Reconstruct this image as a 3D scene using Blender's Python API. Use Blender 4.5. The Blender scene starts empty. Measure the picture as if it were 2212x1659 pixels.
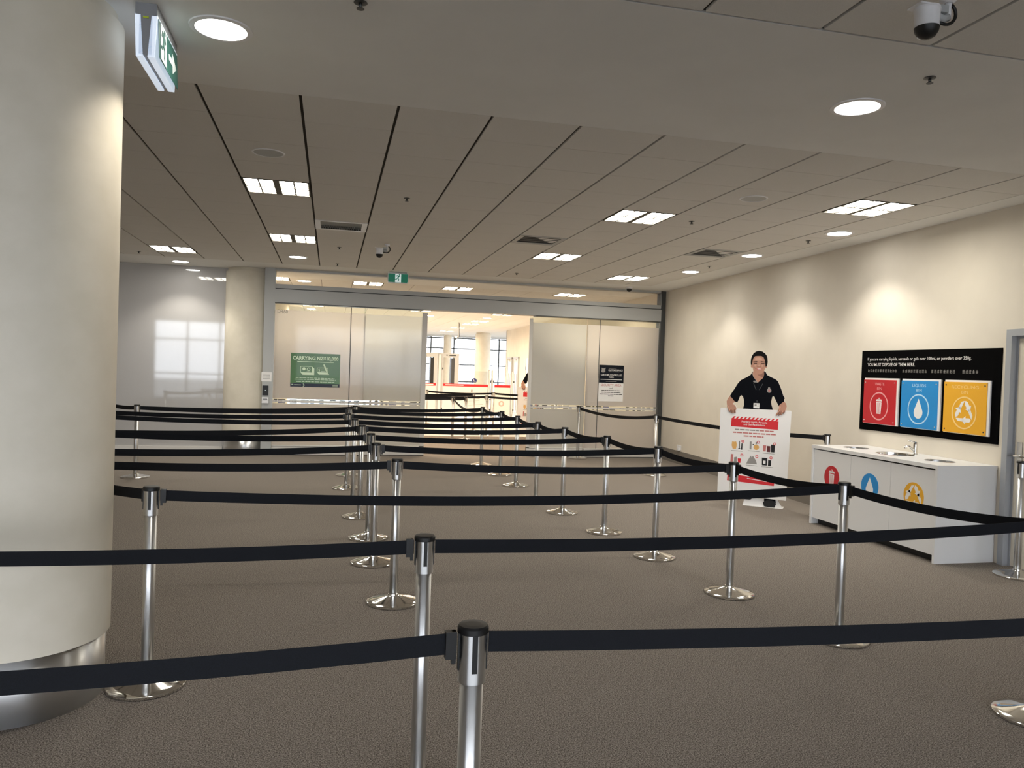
import bpy, bmesh, math, random
from mathutils import Vector, Matrix
random.seed(7)
PI = math.pi
SC = bpy.context.scene
COL = SC.collection
W, H = 2212, 1659
# ---------------------------------------------------------------- camera (measured from the photograph)
F, YAW, PITCH, ROLL, CAMH = 1672.18, 0.230216, -0.0170768, 0.0333409, 1.6048
HC = 3.2413                      # ceiling height
fwd = Vector((math.sin(YAW)*math.cos(PITCH), math.cos(YAW)*math.cos(PITCH), math.sin(PITCH)))
r0 = Vector((math.cos(YAW), -math.sin(YAW), 0)); u0 = r0.cross(fwd)
rr = math.cos(ROLL)*r0 + math.sin(ROLL)*u0; uu = -math.sin(ROLL)*r0 + math.cos(ROLL)*u0
cd = bpy.data.cameras.new('camera'); cam = bpy.data.objects.new('camera', cd); COL.objects.link(cam)
cam.matrix_world = Matrix(((rr.x, uu.x, -fwd.x, 0), (rr.y, uu.y, -fwd.y, 0), (rr.z, uu.z, -fwd.z, CAMH), (0, 0, 0, 1)))
cd.sensor_width = 36; cd.lens = F/W*36; cd.clip_start = .05; cd.clip_end = 300
SC.camera = cam
SC.view_settings.view_transform = 'Standard'; SC.view_settings.look = 'None'
SC.view_settings.gamma = 1; SC.view_settings.use_curve_mapping = False
SC.view_settings.exposure = 0.08
SC.cycles.use_denoising = True
SC.cycles.max_bounces = 8; SC.cycles.diffuse_bounces = 5; SC.cycles.glossy_bounces = 4; SC.cycles.transparent_max_bounces = 16
SC.cycles.sample_clamp_indirect = 8; SC.cycles.caustics_reflective = False; SC.cycles.caustics_refractive = False

# ---------------------------------------------------------------- materials
def lin(c):
    return tuple((v/255/12.92 if v/255 <= .04045 else ((v/255+.055)/1.055)**2.4) for v in c)
MATS = {}
def mat(name, rgb=(200, 200, 200), rough=.6, metal=0., emit=None, es=0., spec=.5, trans=0., coat=0.):
    m = bpy.data.materials.new(name); m.use_nodes = True
    b = m.node_tree.nodes['Principled BSDF']
    b.inputs['Base Color'].default_value = (*lin(rgb), 1)
    b.inputs['Roughness'].default_value = rough; b.inputs['Metallic'].default_value = metal
    b.inputs['Specular IOR Level'].default_value = spec
    if coat: b.inputs['Coat Weight'].default_value = coat; b.inputs['Coat Roughness'].default_value = .04
    if emit: b.inputs['Emission Color'].default_value = (*lin(emit), 1); b.inputs['Emission Strength'].default_value = es
    MATS[name] = m
    return m
def noise_mat(name, c1, c2, scale, rough=.9, bump=0., bscale=None, spec=.3, detail=4, lo=.35, hi=.65):
    m = mat(name, c1, rough, spec=spec); nt = m.node_tree; b = nt.nodes['Principled BSDF']
    tc = nt.nodes.new('ShaderNodeTexCoord'); n = nt.nodes.new('ShaderNodeTexNoise')
    n.inputs['Scale'].default_value = scale; n.inputs['Detail'].default_value = detail
    nt.links.new(tc.outputs['Object'], n.inputs['Vector'])
    r = nt.nodes.new('ShaderNodeValToRGB'); nt.links.new(n.outputs['Fac'], r.inputs['Fac'])
    r.color_ramp.elements[0].position = lo; r.color_ramp.elements[1].position = hi
    r.color_ramp.elements[0].color = (*lin(c1), 1); r.color_ramp.elements[1].color = (*lin(c2), 1)
    nt.links.new(r.outputs['Color'], b.inputs['Base Color'])
    if bump:
        n2 = nt.nodes.new('ShaderNodeTexNoise'); n2.inputs['Scale'].default_value = bscale or scale
        nt.links.new(tc.outputs['Object'], n2.inputs['Vector'])
        bp = nt.nodes.new('ShaderNodeBump'); bp.inputs['Strength'].default_value = bump; bp.inputs['Distance'].default_value = .004
        nt.links.new(n2.outputs['Fac'], bp.inputs['Height']); nt.links.new(bp.outputs['Normal'], b.inputs['Normal'])
    return m
def glass_mat(name, tint=(235, 242, 240), refl=.08):
    m = bpy.data.materials.new(name); m.use_nodes = True; nt = m.node_tree; nt.nodes.clear()
    o = nt.nodes.new('ShaderNodeOutputMaterial'); mx = nt.nodes.new('ShaderNodeMixShader')
    t = nt.nodes.new('ShaderNodeBsdfTransparent'); t.inputs['Color'].default_value = (*lin(tint), 1)
    g = nt.nodes.new('ShaderNodeBsdfGlossy'); g.inputs['Roughness'].default_value = .02
    fr = nt.nodes.new('ShaderNodeFresnel'); fr.inputs['IOR'].default_value = 1.35 + refl
    nt.links.new(fr.outputs['Fac'], mx.inputs['Fac']); nt.links.new(t.outputs[0], mx.inputs[1]); nt.links.new(g.outputs[0], mx.inputs[2])
    nt.links.new(mx.outputs[0], o.inputs['Surface']); MATS[name] = m
    return m
def frosted_mat(name, rgb, k=.5):
    m = bpy.data.materials.new(name); m.use_nodes = True; nt = m.node_tree; nt.nodes.clear()
    o = nt.nodes.new('ShaderNodeOutputMaterial')
    d = nt.nodes.new('ShaderNodeBsdfDiffuse'); d.inputs['Color'].default_value = (*lin(rgb), 1)
    t = nt.nodes.new('ShaderNodeBsdfTranslucent'); t.inputs['Color'].default_value = (*lin(rgb), 1)
    g = nt.nodes.new('ShaderNodeBsdfGlossy'); g.inputs['Roughness'].default_value = .06
    a = nt.nodes.new('ShaderNodeMixShader'); a.inputs['Fac'].default_value = k
    fr = nt.nodes.new('ShaderNodeFresnel'); fr.inputs['IOR'].default_value = 1.42
    b = nt.nodes.new('ShaderNodeMixShader')
    nt.links.new(d.outputs[0], a.inputs[1]); nt.links.new(t.outputs[0], a.inputs[2])
    nt.links.new(fr.outputs[0], b.inputs['Fac']); nt.links.new(a.outputs[0], b.inputs[1]); nt.links.new(g.outputs[0], b.inputs[2])
    nt.links.new(b.outputs[0], o.inputs['Surface']); MATS[name] = m
    return m

carpet = noise_mat('carpet', (86, 79, 73), (182, 173, 164), 165, rough=1., bump=1., bscale=110, spec=.05, detail=2, lo=.36, hi=.72)
vinyl = mat('vinyl_floor', (225, 222, 216), .25)
wallp = noise_mat('wall_paint', (224, 216, 202), (228, 220, 206), 3, rough=.75, spec=.2)
plaster = noise_mat('ceiling_plaster', (236, 236, 234), (240, 240, 238), 2, rough=.85, spec=.2)
tilem = noise_mat('ceiling_tile', (226, 224, 220), (232, 230, 226), 300, rough=.9, spec=.1)
plenum = mat('plenum_dark', (60, 55, 48), .9)
gloss_panel = mat('gloss_panel', (184, 181, 178), .4, spec=.5, coat=1.)
gloss_panel.node_tree.nodes['Principled BSDF'].inputs['Coat IOR'].default_value = 1.75
skirtm = mat('skirting_grey', (120, 114, 106), .8)
whitetrim = mat('white_trim', (220, 216, 210), .5)
columnp = noise_mat('column_paint', (222, 214, 196), (228, 220, 203), 6, rough=.55, bump=.08, bscale=14, spec=.35)
alu = mat('anodised_aluminium', (182, 183, 181), .5, .15)
aludark = mat('dark_aluminium', (82, 84, 84), .45, .5)
steel = mat('brushed_steel', (222, 222, 222), .34, 1.)
_nt = steel.node_tree; _tg = _nt.nodes.new('ShaderNodeTangent'); _tg.direction_type = 'RADIAL'; _tg.axis = 'Z'
_nt.nodes['Principled BSDF'].inputs['Anisotropic'].default_value = .85
_nt.nodes['Principled BSDF'].inputs['Anisotropic Rotation'].default_value = .25
_nt.links.new(_tg.outputs[0], _nt.nodes['Principled BSDF'].inputs['Tangent'])
chrome = mat('polished_chrome', (226, 224, 220), .09, 1.)
black = mat('black_plastic', (14, 14, 15), .45)
beltm = noise_mat('belt_webbing', (10, 12, 17), (17, 20, 27), 400, rough=.75, spec=.25)
white = mat('white_laminate', (232, 232, 232), .35)
lampframe = mat('lamp_frame', (120, 116, 108), .7, spec=.1)
whitem = mat('white_plastic', (236, 236, 238), .4)
greym = mat('grey_plastic', (150, 152, 156), .5)
midgrey = mat('mid_grey', (176, 178, 178), .5)
darkgrey = mat('dark_grey', (58, 60, 62), .5)
cream = mat('cream_door', (222, 214, 198), .5)
framegrey = mat('door_frame_grey', (168, 171, 176), .45)
red = mat('card_red', (196, 26, 40), .35); blue = mat('card_blue', (30, 142, 214), .35); yellow = mat('card_yellow', (238, 176, 44), .35)
signred = mat('print_red', (214, 34, 44), .5); printwhite = mat('print_white', (240, 238, 236), .6); printblack = mat('print_black', (16, 16, 18), .6)
printgrey = mat('print_grey', (150, 146, 142), .6); printpink = mat('print_pink', (196, 120, 116), .6)
signblack = mat('sign_black', (3, 3, 4), .7, spec=.04)
pgreen = mat('poster_green', (56, 108, 34), .3, coat=.2); pnavy = mat('poster_navy', (10, 20, 44), .4); ppale = mat('poster_pale_green', (224, 244, 212), .4)
secnavy = mat('notice_navy', (10, 16, 28), .5, spec=.2)
exitgreen = mat('exit_green', (0, 112, 86), .4, emit=(0, 130, 100), es=.22)
exitwhite = mat('exit_white', (225, 238, 235), .4, emit=(225, 245, 245), es=.45)
exitteal = mat('exit_teal_unlit', (44, 92, 84), .4); exitpale = mat('exit_pale_unlit', (214, 222, 220), .4)
exitside = mat('exit_diffuser', (225, 235, 245), .4, emit=(220, 232, 250), es=.6)
skin = mat('skin', (188, 140, 118), .6); skin2 = mat('skin_shadow', (150, 104, 88), .6); hairm = mat('hair_black', (14, 12, 12), .7, spec=.15)
shirtm = mat('shirt_navy', (9, 11, 18), .8, spec=.1); collarm = mat('collar_navy', (15, 18, 25), .8, spec=.1); lips = mat('lips', (196, 106, 100), .6)
orange = mat('print_orange', (226, 176, 104), .6); brown = mat('print_brown', (92, 34, 34), .6)
navyblue = mat('icon_blue', (40, 56, 120), .5); limey = mat('lime', (206, 226, 60), .5)
trof = mat('light_diffuser', (255, 255, 240), .5, emit=(255, 250, 236), es=40)
trof2 = mat('light_diffuser_far', (255, 255, 240), .5, emit=(255, 231, 202), es=95)
spotm = mat('downlight_disc', (255, 255, 255), .5, emit=(255, 252, 244), es=30)
glass = glass_mat('clear_glass', (244, 246, 247)); glass_gr = glass_mat('green_glass', (243, 248, 246), .1)
frost = frosted_mat('frosted_film', (249, 241, 238), .72); frost_g = frosted_mat('frosted_film_green', (242, 240, 238), .72)
asph = mat('outside_paving', (112, 113, 114), .9)

# ---------------------------------------------------------------- mesh builder
class MB:
    def __init__(s): s.v = []; s.f = []; s.m = []; s.M = Matrix.Identity(4); s.cm = 0; s.sm = []; s.smooth = False
    def add(s, vs, fs, smooth=None):
        b = len(s.v); s.v += [s.M @ Vector(p) for p in vs]
        for f in fs: s.f.append([b+i for i in f]); s.m.append(s.cm); s.sm.append(s.smooth if smooth is None else smooth)
        return s
    def mi(s, i): s.cm = i; return s
    def box(s, a, b):
        x0, x1 = sorted((a[0], b[0])); y0, y1 = sorted((a[1], b[1])); z0, z1 = sorted((a[2], b[2]))
        return s.add([(x0,y0,z0),(x1,y0,z0),(x1,y1,z0),(x0,y1,z0),(x0,y0,z1),(x1,y0,z1),(x1,y1,z1),(x0,y1,z1)],
                     [(0,3,2,1),(4,5,6,7),(0,1,5,4),(1,2,6,5),(2,3,7,6),(3,0,4,7)], False)
    def lathe(s, prof, c=(0, 0, 0), n=32, cap=True, axis='z'):
        vs = []; fs = []
        if len(prof) > 2 and not getattr(s, 'raw', False):             # hard corners of the profile get their own rings
            runs = [[prof[0], prof[1]]]
            for i in range(2, len(prof)):
                a = Vector(prof[i-1])-Vector(prof[i-2]); b = Vector(prof[i])-Vector(prof[i-1])
                if a.length > 1e-6 and b.length > 1e-6 and a.angle(b) > .6: runs.append([prof[i-1]])
                runs[-1].append(prof[i])
            for q, run in enumerate(runs): s._rev(run, c, n, axis)
            if cap:
                for (r, z), fl in ((prof[0], 0), (prof[-1], 1)):
                    p = [((r*math.cos(2*PI*k/n), r*math.sin(2*PI*k/n), z) if axis == 'z' else ((r*math.cos(2*PI*k/n), z, r*math.sin(2*PI*k/n)) if axis == 'y' else (z, r*math.cos(2*PI*k/n), r*math.sin(2*PI*k/n)))) for k in range(n)]
                    s.add([(x+c[0], y+c[1], w+c[2]) for x, y, w in p], [tuple(range(n))[::1 if fl else -1]], False)
            return s
        s._rev(prof, c, n, axis)
        if cap:
            b = len(s.v)-n*len(prof)
            for q in (list(range(n))[::-1], [(len(prof)-1)*n+k for k in range(n)]):
                s.f.append([b+i for i in q]); s.m.append(s.cm); s.sm.append(False)
        return s
    def _rev(s, prof, c, n, axis):
        vs = []; fs = []
        for (r, z) in prof:
            for k in range(n):
                a = 2*PI*k/n; p = (r*math.cos(a), r*math.sin(a), z)
                if axis == 'y': p = (p[0], p[2], p[1])
                if axis == 'x': p = (p[2], p[0], p[1])
                vs.append((p[0]+c[0], p[1]+c[1], p[2]+c[2]))
        for i in range(len(prof)-1):
            for k in range(n):
                k2 = (k+1) % n; fs.append((i*n+k, i*n+k2, (i+1)*n+k2, (i+1)*n+k))
        return s.add(vs, fs, True)
    def cyl(s, r, z0, z1, c=(0, 0, 0), n=32, axis='z'): return s.lathe([(r, z0), (r, z1)], c, n, True, axis)
    def tube(s, pts, r, n=8):
        P = [Vector(p) for p in pts]; vs = []; fs = []
        for i, p in enumerate(P):
            d = (P[min(i+1, len(P)-1)]-P[max(i-1, 0)]).normalized()
            a = d.orthogonal().normalized() if i == 0 else (la - d*la.dot(d)).normalized()
            la = a; b = d.cross(a)
            for k in range(n):
                t = 2*PI*k/n; vs.append(p + r*(math.cos(t)*a + math.sin(t)*b))
        for i in range(len(P)-1):
            for k in range(n): k2 = (k+1) % n; fs.append((i*n+k, i*n+k2, (i+1)*n+k2, (i+1)*n+k))
        fs += [tuple(range(n))[::-1], tuple((len(P)-1)*n+k for k in range(n))]
        return s.add(vs, fs, True)
    def prism(s, poly, y0, y1):                      # outline in the x-z plane, thickness from y0 (front) to y1
        n = len(poly)
        ar = sum(poly[i][0]*poly[(i+1) % n][1]-poly[(i+1) % n][0]*poly[i][1] for i in range(n))
        if ar < 0: poly = poly[::-1]
        vs = [(x, y0, z) for x, z in poly]+[(x, y1, z) for x, z in poly]
        fs = [tuple(range(n)), tuple(range(2*n-1, n-1, -1))]+[(i, n+i, n+(i+1) % n, (i+1) % n) for i in range(n)]
        return s.add(vs, fs, False)
    def disc(s, cx, cz, r, y0, y1, n=32, rx=None):
        return s.prism([(cx+(rx or r)*math.cos(2*PI*k/n), cz+r*math.sin(2*PI*k/n)) for k in range(n)], y0, y1)
    def ring(s, cx, cz, r, w, y0, y1, n=36):
        for k in range(n):
            a, b = 2*PI*k/n, 2*PI*(k+1)/n
            s.prism([(cx+(r-w)*math.cos(a), cz+(r-w)*math.sin(a)), (cx+r*math.cos(a), cz+r*math.sin(a)),
                     (cx+r*math.cos(b), cz+r*math.sin(b)), (cx+(r-w)*math.cos(b), cz+(r-w)*math.sin(b))], y0, y1)
        return s
    def line(s, x0, z0, x1, z1, w, y0, y1):
        d = Vector((x1-x0, z1-z0)); L = d.length or 1; nx, nz = -d.y/L*w/2, d.x/L*w/2
        return s.prism([(x0+nx, z0+nz), (x0-nx, z0-nz), (x1-nx, z1-nz), (x1+nx, z1+nz)], y0, y1)
    def text(s, t, x, z, y, h=.05, w=None, align='C', bold=0.):
        cu = bpy.data.curves.new('lettering', 'FONT'); cu.body = t; cu.size = 1; cu.resolution_u = 3; cu.offset = bold
        o = bpy.data.objects.new('lettering', cu); COL.objects.link(o)
        dg = bpy.context.evaluated_depsgraph_get(); me = bpy.data.meshes.new_from_object(o.evaluated_get(dg))
        xs = [q.co.x for q in me.vertices]; zs = [q.co.y for q in me.vertices]
        x0, x1 = min(xs), max(xs); sz = h/.69; sx = sz if w is None else w/(x1-x0)
        off = {'C': (x0+x1)/2, 'L': x0, 'R': x1}[align]
        s.add([(x+(q.co.x-off)*sx, y, z+q.co.y*sz) for q in me.vertices], [tuple(p.vertices) for p in me.polygons], False)
        bpy.data.objects.remove(o); bpy.data.meshes.remove(me); bpy.data.curves.remove(cu)
        return s
    def build(s, name, mats, parent=None, world=True):
        inv = Matrix.Identity(4)
        if parent is not None and world:
            p = parent
            while p.parent: p = p.parent
            inv = (Matrix.Translation(p.location) @ p.rotation_euler.to_matrix().to_4x4()).inverted()
        me = bpy.data.meshes.new(name)
        me.from_pydata([inv @ v for v in s.v] if world else [tuple(v) for v in s.v], [], s.f)
        for m in (mats if isinstance(mats, (list, tuple)) else [mats]): me.materials.append(m)
        me.polygons.foreach_set('material_index', s.m); me.polygons.foreach_set('use_smooth', s.sm); me.update()
        o = bpy.data.objects.new(name, me); COL.objects.link(o); o.parent = parent
        return o
def tag(o, label, cat, group=None):
    o['label'] = label; o['category'] = cat
    if group: o['group'] = group
    return o
def thing(name, label, cat, loc=(0, 0, 0), rz=0., group=None):
    o = bpy.data.objects.new(name, None); COL.objects.link(o); o.location = loc; o.rotation_euler = (0, 0, rz)
    o.empty_display_size = .1
    return tag(o, label, cat, group)
def struct(name, mb, mats, parent=None):
    o = mb.build(name, mats, parent)
    if parent is None: o['kind'] = 'structure'
    return o
def dup(root, loc, rz, label):
    def cp(o, par):
        c = o.copy(); COL.objects.link(c); c.parent = par
        for k in list(o.children): cp(k, c)
        return c
    r = cp(root, None); r.location = loc; r.rotation_euler = (0, 0, rz); r['label'] = label
    return r
def part(name, mats, parent, fn):                      # part in its thing's own coordinates
    mb = MB(); fn(mb); return mb.build(name, mats, parent, world=False)

# ---------------------------------------------------------------- right wall frame (the wall runs a little off the ceiling grid)
WA = Vector((5.95, 5.8, 0)); WD = Vector((.0415, 1, 0)).normalized(); WN = Vector((-WD.y, WD.x, 0)); WROT = math.atan2(-WD.y, -WD.x)
def wp(s, z=0., off=0.): v = WA + WD*s + WN*off; return Vector((v.x, v.y, z))
def wallx(y): return 5.95 + .0415*(y-5.8)
def wallbox(mb, s0, s1, z0, z1, off0, off1):
    P = [wp(s0, z0, off0), wp(s1, z0, off0), wp(s1, z0, off1), wp(s0, z0, off1)]
    vs = P+[p+Vector((0, 0, z1-z0)) for p in P]
    mb.add(vs, [(0,1,2,3),(4,7,6,5),(0,4,5,1),(1,5,6,2),(2,6,7,3),(3,7,4,0)], False)
# ---------------------------------------------------------------- the setting
YB = 14.13; REAR = -5.0; LEFTX = -7.0; ENDY = 40.0
mb = MB(); mb.add([(LEFTX, REAR, 0), (7.6, REAR, 0), (7.6, 18.3, 0), (LEFTX, 18.3, 0)], [(0, 1, 2, 3)]); struct('floor', mb, carpet)
mb = MB(); mb.add([(LEFTX, 18.3, 0), (11, 18.3, 0), (11, ENDY, 0), (LEFTX, ENDY, 0)], [(0, 1, 2, 3)]); struct('floor_beyond_doors', mb, vinyl)
mb = MB(); mb.add([(-60, REAR-40, -.05), (60, REAR-40, -.05), (60, REAR, -.05), (-60, REAR, -.05)], [(0, 1, 2, 3)])
mb.add([(-60, ENDY, -.05), (60, ENDY, -.05), (60, ENDY+60, -.05), (-60, ENDY+60, -.05)], [(0, 1, 2, 3)])
mb.add([(11, 30, -.05), (60, 30, -.05), (60, ENDY, -.05), (11, ENDY, -.05)], [(0, 1, 2, 3)]); struct('ground_outside', mb, asph)

GX0, GY0, GS = -.8306, 5.460, .6032
def gx(i): return GX0+.6*i
def gy(j): return GY0+GS*j
TROFFERS = [(0, 3), (0, 8), (-3, 11), (6, 3), (6, 8), (9, 11), (9, 1)]
VENTS = [(1, 6), (5, 6), (9, 6)]
BY0 = 15.40
FAR_TROF = [(2, 0), (5, 0), (9, 0), (-1, 0), (0, 11), (5, 11), (9, 11), (9, 17), (9, 20), (9, 25), (5, 20), (2, 26), (9, 30), (2, 18), (5, 27)]
ceil = MB()
def tile(x0, x1, y0, y1, g=.010, h=.0026):
    ceil.mi(0).box((x0+g, y0+h, HC), (x1-g, y1-h, HC+.014))
def plast(x0, x1, y0, y1): ceil.mi(1).box((x0, y0, HC), (x1, y1, HC+.014))
XE = 5.665
cells = set(TROFFERS+VENTS)
def clipped(i):
    a, b = gx(i), gx(i+1)
    return a, min(b, XE)
for i in range(-11, 11):
    a, b = clipped(i)
    if a < LEFTX: a = LEFTX
    tile(a, b, 4.934, GY0)                              # cut tiles along the plaster band
    for j in range(0, 13):
        if (i, j) in cells: continue
        tile(a, b, gy(j), gy(j+1))
    a2, b2 = gx(i)+.008, gx(i+1)+.008
    y = 3.22
    while y > REAR: tile(a2, min(b2, XE), y-.6, y); y -= .6
plast(LEFTX, 7.0, 3.232, 4.934); plast(XE, 7.0, REAR, 3.22); plast(XE, 7.0, 4.934, YB)
plast(LEFTX, XE, gy(13), 14.10); plast(LEFTX, 7.4, 14.10, BY0-.6)
for i in range(-11, 20):
    for j in range(-1, 41):
        if (i, j) in FAR_TROF: continue
        y0 = BY0+.6*j
        if j == -1: continue
        tile(gx(i), gx(i+1), y0, y0+.6, g=.004)
plast(LEFTX, 11, BY0-.6, BY0)
ceil.mi(2).box((LEFTX, REAR, HC+.016), (11.2, ENDY+.2, HC+.03))
struct('ceiling', ceil, [tilem, plaster, plenum])
# right wall with its door opening, carried on past the sliding doors
w = MB(); TH = .16
wallbox(w, -11, -.97, 0, HC+.02, 0, -TH); wallbox(w, -.97, -.005, 2.125, HC+.02, 0, -TH); wallbox(w, -.005, 25.4, 0, HC+.02, 0, -TH)
wallbox(w, 25.24, 25.4, 0, HC+.02, 0, -4.2)
struct('wall_right', w, wallp)
sk = MB(); wallbox(sk, 2.0, 8.25, 0, .235, .012, 0); struct('baseboard_right', sk, skirtm)
w = MB(); w.box((LEFTX, 14.45, 0), (-1.45, 14.6, HC+.02)); struct('wall_back', w, gloss_panel)
w = MB(); w.box((LEFTX, 14.425, 0), (-1.83, 14.45, .10)); struct('baseboard_back', w, whitetrim)
w = MB(); w.box((LEFTX-.15, REAR, 0), (LEFTX, ENDY, HC+.02)); struct('wall_left', w, wallp)
w = MB(); w.box((-1.45, 14.6, 0), (-1.3, 14.75, HC)); w.box((-1.3, 14.6, 0), (-1.2, 23, HC)); w.box((-6.9, 23, 0), (-1.2, 23.15, HC)); struct('wall_beyond_doors', w, wallp)
def glazing(n, x0, x1, y, sill, step, rails, face):
    fr = MB(); gl = MB(); d = .06
    k = x0
    while k <= x1+.01: fr.box((k-.03, y-d, 0), (k+.03, y+d, HC)); k += step
    for z in rails: fr.box((x0, y-d*.8, z-.03), (x1, y+d*.8, z+.03))
    o = struct('window_%d' % n, fr, whitetrim if face else aludark)
    gl.box((x0, y-.005, 0), (x1, y+.005, HC)); gl.build('pane', glass, o)
    return o
glazing(1, LEFTX, 5.55, REAR, 0, 1.255, (.04, 1.05, 2.45, HC-.04), 0)
glazing(2, LEFTX, 11, ENDY, 0, 1.2, (.05, .95, 1.83, 2.66, HC-.04), 0)
w = MB(); w.box((10.9, 31.2, 0), (11.05, ENDY, .05)); w.box((10.9, 31.2, HC-.1), (11.05, ENDY, HC))
for y in (31.3, 33.5, 35.7, 37.9, 39.9): w.box((10.92, y-.03, 0), (11.03, y+.03, HC))
w.box((10.92, 31.2, 1.8), (11.03, ENDY, 1.86)); o = struct('window_3', w, whitetrim)
w = MB(); w.box((10.96, 31.2, .05), (10.97, ENDY, HC-.1)); w.build('pane', glass, o)
# door in the right wall
d = MB()
wallbox(d, -.005, -.065, 0, 2.125, .025, -.10); wallbox(d, -.91, -.97, 0, 2.125, .025, -.10); wallbox(d, -.065, -.91, 2.065, 2.125, .025, -.10)
wallbox(d, -.065, -.085, 0, 2.065, -.03, -.10); wallbox(d, -.085, -.89, 2.045, 2.065, -.03, -.10)
dr = struct('door_1', d, framegrey)
d = MB(); wallbox(d, -.088, -.888, .008, 2.043, -.035, -.075); lf = d.build('door_leaf', cream, dr)
d = MB(); wallbox(d, -.118, -.172, .90, 1.12, -.035, -.028); hp = d.build('handle_plate', steel, dr)
d = MB(); d.tube([wp(-.145, 1.0, -.03), wp(-.145, 1.0, .03), wp(-.16, 1.0, .04), wp(-.28, 1.0, .04)], .011); d.build('handle', chrome, dr)

# ---------------------------------------------------------------- columns
def column(cx, cy, R, label, zring):
    t = thing('round_column', label, 'column', (cx, cy, 0))
    part('shaft', columnp, t, lambda m: m.lathe([(R-.02, zring), (R, zring+.004), (R, HC-.06), (R-.03, HC-.055), (R-.03, HC)], n=96))
    part('kick_ring', steel, t, lambda m: m.lathe([(R-.02, 0), (R-.02, zring)], n=96))
    return t
column(-1.41, 4.04, .40, 'thick cream column with steel kick ring at the left edge, nearest the camera', .29)
column(-1.42, 14.47, .42, 'cream column beside the left door jamb at the back wall', .27)
column(6.52, 33.7, .34, 'white round column far beyond the sliding doors, in front of bright windows', .02)
column(5.5, 37.5, .2, 'slim pale column in the far hall, showing above the scanner arch', .02)

# ---------------------------------------------------------------- lights in the ceiling
def light(name, kind, parent, loc, **k):
    L = bpy.data.lights.new(name, kind)
    for a, v in k.items(): setattr(L, a, v)
    o = bpy.data.objects.new(name, L); COL.objects.link(o); o.parent = parent; o.location = loc
    return o
def troffer_proto(dm):
    t = thing('ceiling_light', '', 'light', (0, 0, HC), 0)
    def fr(m):
        m.mi(0)
        for a in (-.292, .292-.012): m.box((a, -.292, -.004), (a+.012, .292, .012))
        for a in (-.292, .292-.012): m.box((-.292, a, -.004), (.292, a+.012, .012))
        m.box((-.028, -.28, -.004), (.028, .28, .012))
        m.box((-.28, -.012, -.0065), (.28, .012, .012))
        for q in (-.154, .154): m.box((q-.007, -.28, -.003), (q+.007, .28, .012))
        m.box((-.292, -.292, .012), (.292, .292, .014))
    part('frame', lampframe, t, fr)
    for s in (-1, 1):
        def df(m, s=s):
            for q in (-1, 1):
                for p in (-1, 1):
                    cx = s*.154+p*.0625; cy = q*.142; m.add([(cx-.057, cy-.131, .009), (cx-.057, cy+.131, .009), (cx+.057, cy+.131, .009), (cx+.057, cy-.131, .009)], [(0, 1, 2, 3)], False)
        part('diffuser', dm, t, df)
    return t
tp = troffer_proto(trof); used = False
TL = {(0, 3): 'bright square ceiling light left of centre, nearest the plaster band',
      (0, 8): 'square ceiling light left of centre, just before the small downlight',
      (-3, 11): 'square ceiling light far left above the glossy white wall',
      (6, 3): 'large square ceiling light right of centre, above the right door panel',
      (6, 8): 'square ceiling light right of centre, just past the open vent',
      (9, 11): 'small square ceiling light closest to the right door jamb',
      (9, 1): 'largest square ceiling light at upper right near the right wall'}
for c in TROFFERS:
    lab = TL[c]; loc = ((gx(c[0])+gx(c[0]+1))/2, (gy(c[1])+gy(c[1]+1))/2, HC)
    if not used: tp.location = loc; tp['label'] = lab; tp['group'] = 'square ceiling lights'; used = True
    else: dup(tp, loc, 0, lab)
tq = troffer_proto(trof2); used = False
FL = {(2, 0): 'far hall ceiling light seen through the transom, left of the green exit sign', (5, 0): 'far hall ceiling light seen through the transom, right of the green exit sign',
      (9, 0): 'far hall ceiling light seen through the right end of the transom', (-1, 0): 'far hall ceiling light at the left end of the transom'}
DEP = {11: 'second', 17: 'third', 18: 'third', 20: 'fourth', 25: 'sixth', 26: 'sixth', 27: 'sixth', 30: 'seventh'}
SIDE = {0: 'left', -1: 'left', 2: 'centre left', 5: 'centre', 9: 'right'}
for c in FAR_TROF:
    lab = FL.get(c) or 'ceiling light in the far hall beyond the doors, %s line, %s row back' % (SIDE[c[0]], DEP[c[1]])
    loc = ((gx(c[0])+gx(c[0]+1))/2, BY0+.6*c[1]+.3, HC)
    if not used: tq.location = loc; tq['label'] = lab; tq['group'] = 'far hall ceiling lights'; used = True
    else: dup(tq, loc, 0, lab)
def downlight(x, y, label, power, r=.1225, col=(1, .95, .86), ang=112, blend=.55):
    t = thing('downlight', label, 'light', (x, y, HC), 0, 'round downlights')
    part('trim_ring', whitem, t, lambda m: m.lathe([(r+.032, 0), (r+.03, -.006), (r+.004, -.008), (r, -.001)], n=40, cap=False))
    part('lamp_disc', spotm, t, lambda m: m.cyl(r, -.004, -.001, n=40))
    if power:
        o = light('lamp', 'SPOT', t, (0, 0, -.03), energy=power, color=col, spot_size=math.radians(ang), spot_blend=blend, shadow_soft_size=.06)
    return t
downlight(-.574, 4.081, 'large round downlight beside the near exit sign and cream column', 40, r=.118, col=(1, .92, .78))
downlight(3.002, 4.055, 'round downlight alone in the plaster band at upper right', 30)
downlight(5.418, 7.536, 'round downlight by the right wall, nearest of three', 55)
downlight(5.400, 9.331, 'round downlight by the right wall, middle of three', 55)
downlight(5.417, 11.163, 'round downlight by the right wall, farthest of three', 55)
downlight(-.547, 12.362, 'round downlight in front of the left end of the door header', 30)
downlight(-2.489, 13.85, 'round downlight over the glossy white back wall', 60)
downlight(-.566, 15.88, 'small downlight behind the left end of the transom glass', 0)
downlight(-.62, 23.7, 'downlight beyond the doors, above the left door panel', 0)
downlight(2.97, 24.2, 'downlight beyond the doors at the left side of the opening', 0)
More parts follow.
